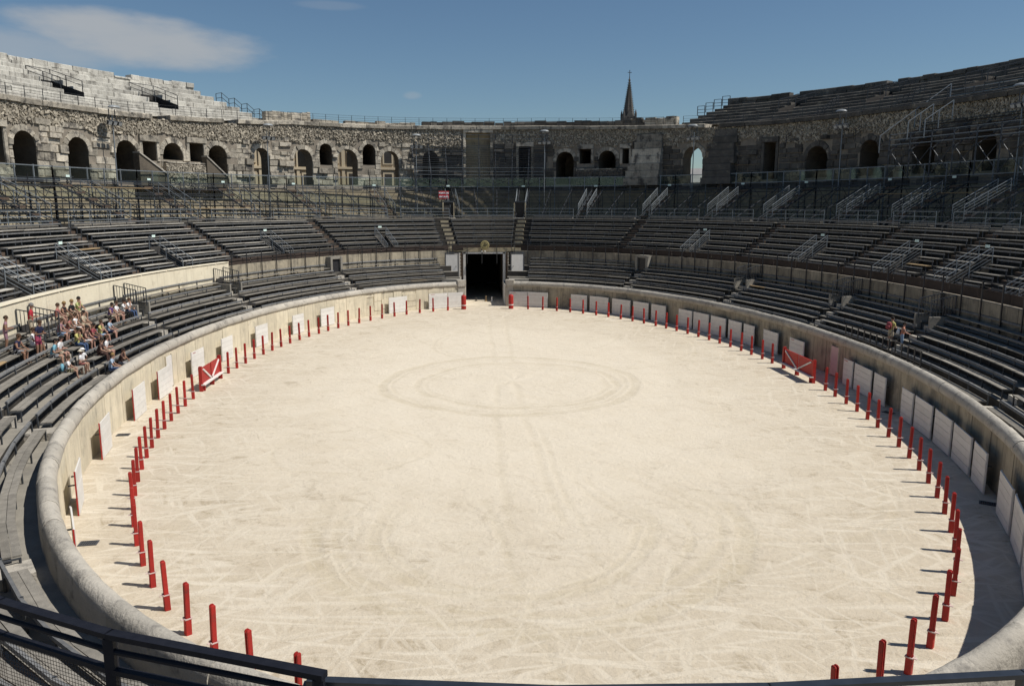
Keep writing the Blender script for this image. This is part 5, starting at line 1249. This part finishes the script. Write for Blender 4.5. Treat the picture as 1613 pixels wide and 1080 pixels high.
seated(3, -1.482, 'seated visitor in white shirt and dark jeans, rightmost of the seated group', 'white', 'jeans', hair='brown', longp=True, arms='face')
seated(2, -1.800, 'seated visitor in a sky blue shirt reading, left of the aisle', 'sky', 'grey', hair='dark', arms='hold', lean=.14)
seated(2, -1.778, 'seated visitor in white beside the sky blue shirt, reading', 'white', 'beige', hair='dark', arms='hold', lean=.12)
seated(1, -1.706, 'seated visitor in a dark brown shirt and trousers', 'brown', 'brown', hair='dark', longp=True, lean=.14)
seated(1, -1.682, 'seated visitor in white holding a pale leaflet', 'white', 'beige', hair='brown', arms='hold', lean=.1)
seated(0, -1.742, 'seated blond visitor in a pale blue shirt and jeans on the lowest row', 'ltblue', 'jeans', hair='blond', longp=True, lean=.1, longhair=True)
seated(0, -1.700, 'seated visitor in a dark shirt with chin on hand on the lowest row', 'brown', 'grey', hair='dark', longp=True, arms='face', lean=.12)
seated(1, -1.822, 'seated child in a white shirt and khaki shorts wearing a blue backpack', 'white', 'khaki', hair='brown', s=.85)
seated(1, -1.775, 'seated child with a white sun hat and bare legs on the aisle bench', 'white', 'salmon', hair='blond', s=.82, hat='cream', arms='hold')
seated(3, -1.852, 'seated visitor in a navy top and grey shorts on the far left', 'navy', 'grey', hair='brown', lean=.12, sleeve=.1, longhair=True)
seated(3, -1.800, 'seated visitor in white shorts half hidden behind the pink shorts', 'white', 'white', hair='brown')
standing(-1.848, 6.05, LOW_Z[4], 'standing visitor in a patterned top and shorts with a blue bag, far left', 'print', 'print', hair='brown', sleeve=.1, s=.93, arms='hold', turn=.3)
standing(-1.778, 5.95, LOW_Z[4], 'standing man in a red polo shirt and beige trousers above the group', 'red', 'beige', hair='grey', longp=True, s=1.07, arms='hold', turn=.2)
standing(-1.810, 5.30, LOW_Z[3], 'standing visitor in a navy polo shirt and bright pink shorts', 'navy', 'pink', hair='brown', s=1.02, arms='hold', lean=.12, turn=-.4)
standing(-1.775, 3.95, LOW_Z[1], 'standing child in a white hat, pale shirt and cream shorts by the aisle', 'white', 'cream', hair='blond', s=.74, hat='white', turn=1.6)
standing(1.628, 4.12, LOW_Z[1], 'standing man in a pale yellow shirt with a dark red backpack, right stands', 'yellow', 'beige', hair='dark', s=1.03, turn=pi + .5, arms='hold')
standing(1.662, 4.15, LOW_Z[1], 'standing visitor in an orange and white top and pale trousers, right stands', 'orange', 'ltjeans', hair='dark', s=.95, turn=pi - .3, longp=True, longhair=True, sleeve=0)
# grow the bodies and dress them
bpy.context.view_layer.update(); dg = bpy.context.evaluated_depsgraph_get()
for ob, Vx, Ed, Tg, mats, longp, sleeve in pending:
    me = bpy.data.meshes.new_from_object(ob.evaluated_get(dg)); ob.modifiers.clear(); ob.data = me; me.name = 'body'
    me.materials.clear()
    for m in mats: me.materials.append(m)
    segs = [(Vx[a][0], Vx[b][0] - Vx[a][0], tg) for (a, b), tg in zip(Ed, Tg)]
    for p in me.polygons:
        c = p.center; best = None
        for a, d, tg in segs:
            f_ = max(0, min(1, (c - a).dot(d) / max(d.length_squared, 1e-9))); q = (c - a - d * f_).length_squared
            if best is None or q < best[0]: best = (q, tg, f_)
        _, tg, f_ = best
        p.material_index = {'skin': 0, 'shirt': 1, 'pants': 2, 'shoe': 3}.get(tg, 0)
        if tg == 'sleeve': p.material_index = 1 if f_ < sleeve else 0
        if tg == 'thigh': p.material_index = 2 if (longp or f_ < .72) else 0
        if tg == 'calf': p.material_index = 2 if longp else 0
        p.use_smooth = True
def backpack(pos, rz, col, label, s=1.0):
    o = thing('backpack', label, 'backpack', pos, None, rz)
    def lp(nm, b, m):
        mm = b.mesh(nm); mm.materials.append(m); mm.polygons.foreach_set('use_smooth', [True] * len(mm.polygons)); q = bpy.data.objects.new(nm, mm); C.objects.link(q); q.parent = o
    b = MB(); k = 12
    for z, rx, ry in ((0, .10, .06), (.03, .15, .10), (.22, .16, .11), (.36, .14, .09), (.42, .08, .05)): b.v += [V((rx * s * cos(2 * pi * i / k), ry * s * sin(2 * pi * i / k), z * s)) for i in range(k)]
    for j in range(4):
        for i in range(k): b.f.append((j * k + i, j * k + (i + 1) % k, (j + 1) * k + (i + 1) % k, (j + 1) * k + i))
    b.f += [tuple(range(k - 1, -1, -1)), tuple(range(4 * k, 5 * k))]; lp('bag', b, cloth(col))
    b = MB(); b.box(V((0, -.11, .14)) * s, EX * .11 * s, EY * .03 * s, EZ * .09 * s); lp('pocket', b, cloth(col))
p = E(-1.822, ROWD[1] + .42, LOW_Z[1] + .50); backpack(p, rotz_in(-1.822), 'sky', 'sky blue backpack on the seated child in khaki shorts', .8)
t = 1.628; q = E(t, 4.12, LOW_Z[1] + 1.02); hx = rotz_in(t) + pi + .5; backpack(q + V((sin(hx), -cos(hx), 0)) * .22, hx, 'check', 'dark red backpack worn by the man in pale yellow')
t = 1.662; q = E(t, 4.15, LOW_Z[1] + .92); hx = rotz_in(t) + pi - .3; backpack(q + V((sin(hx), -cos(hx), 0)) * .20, hx, 'white', 'small white backpack worn by the visitor in pale trousers', .7)
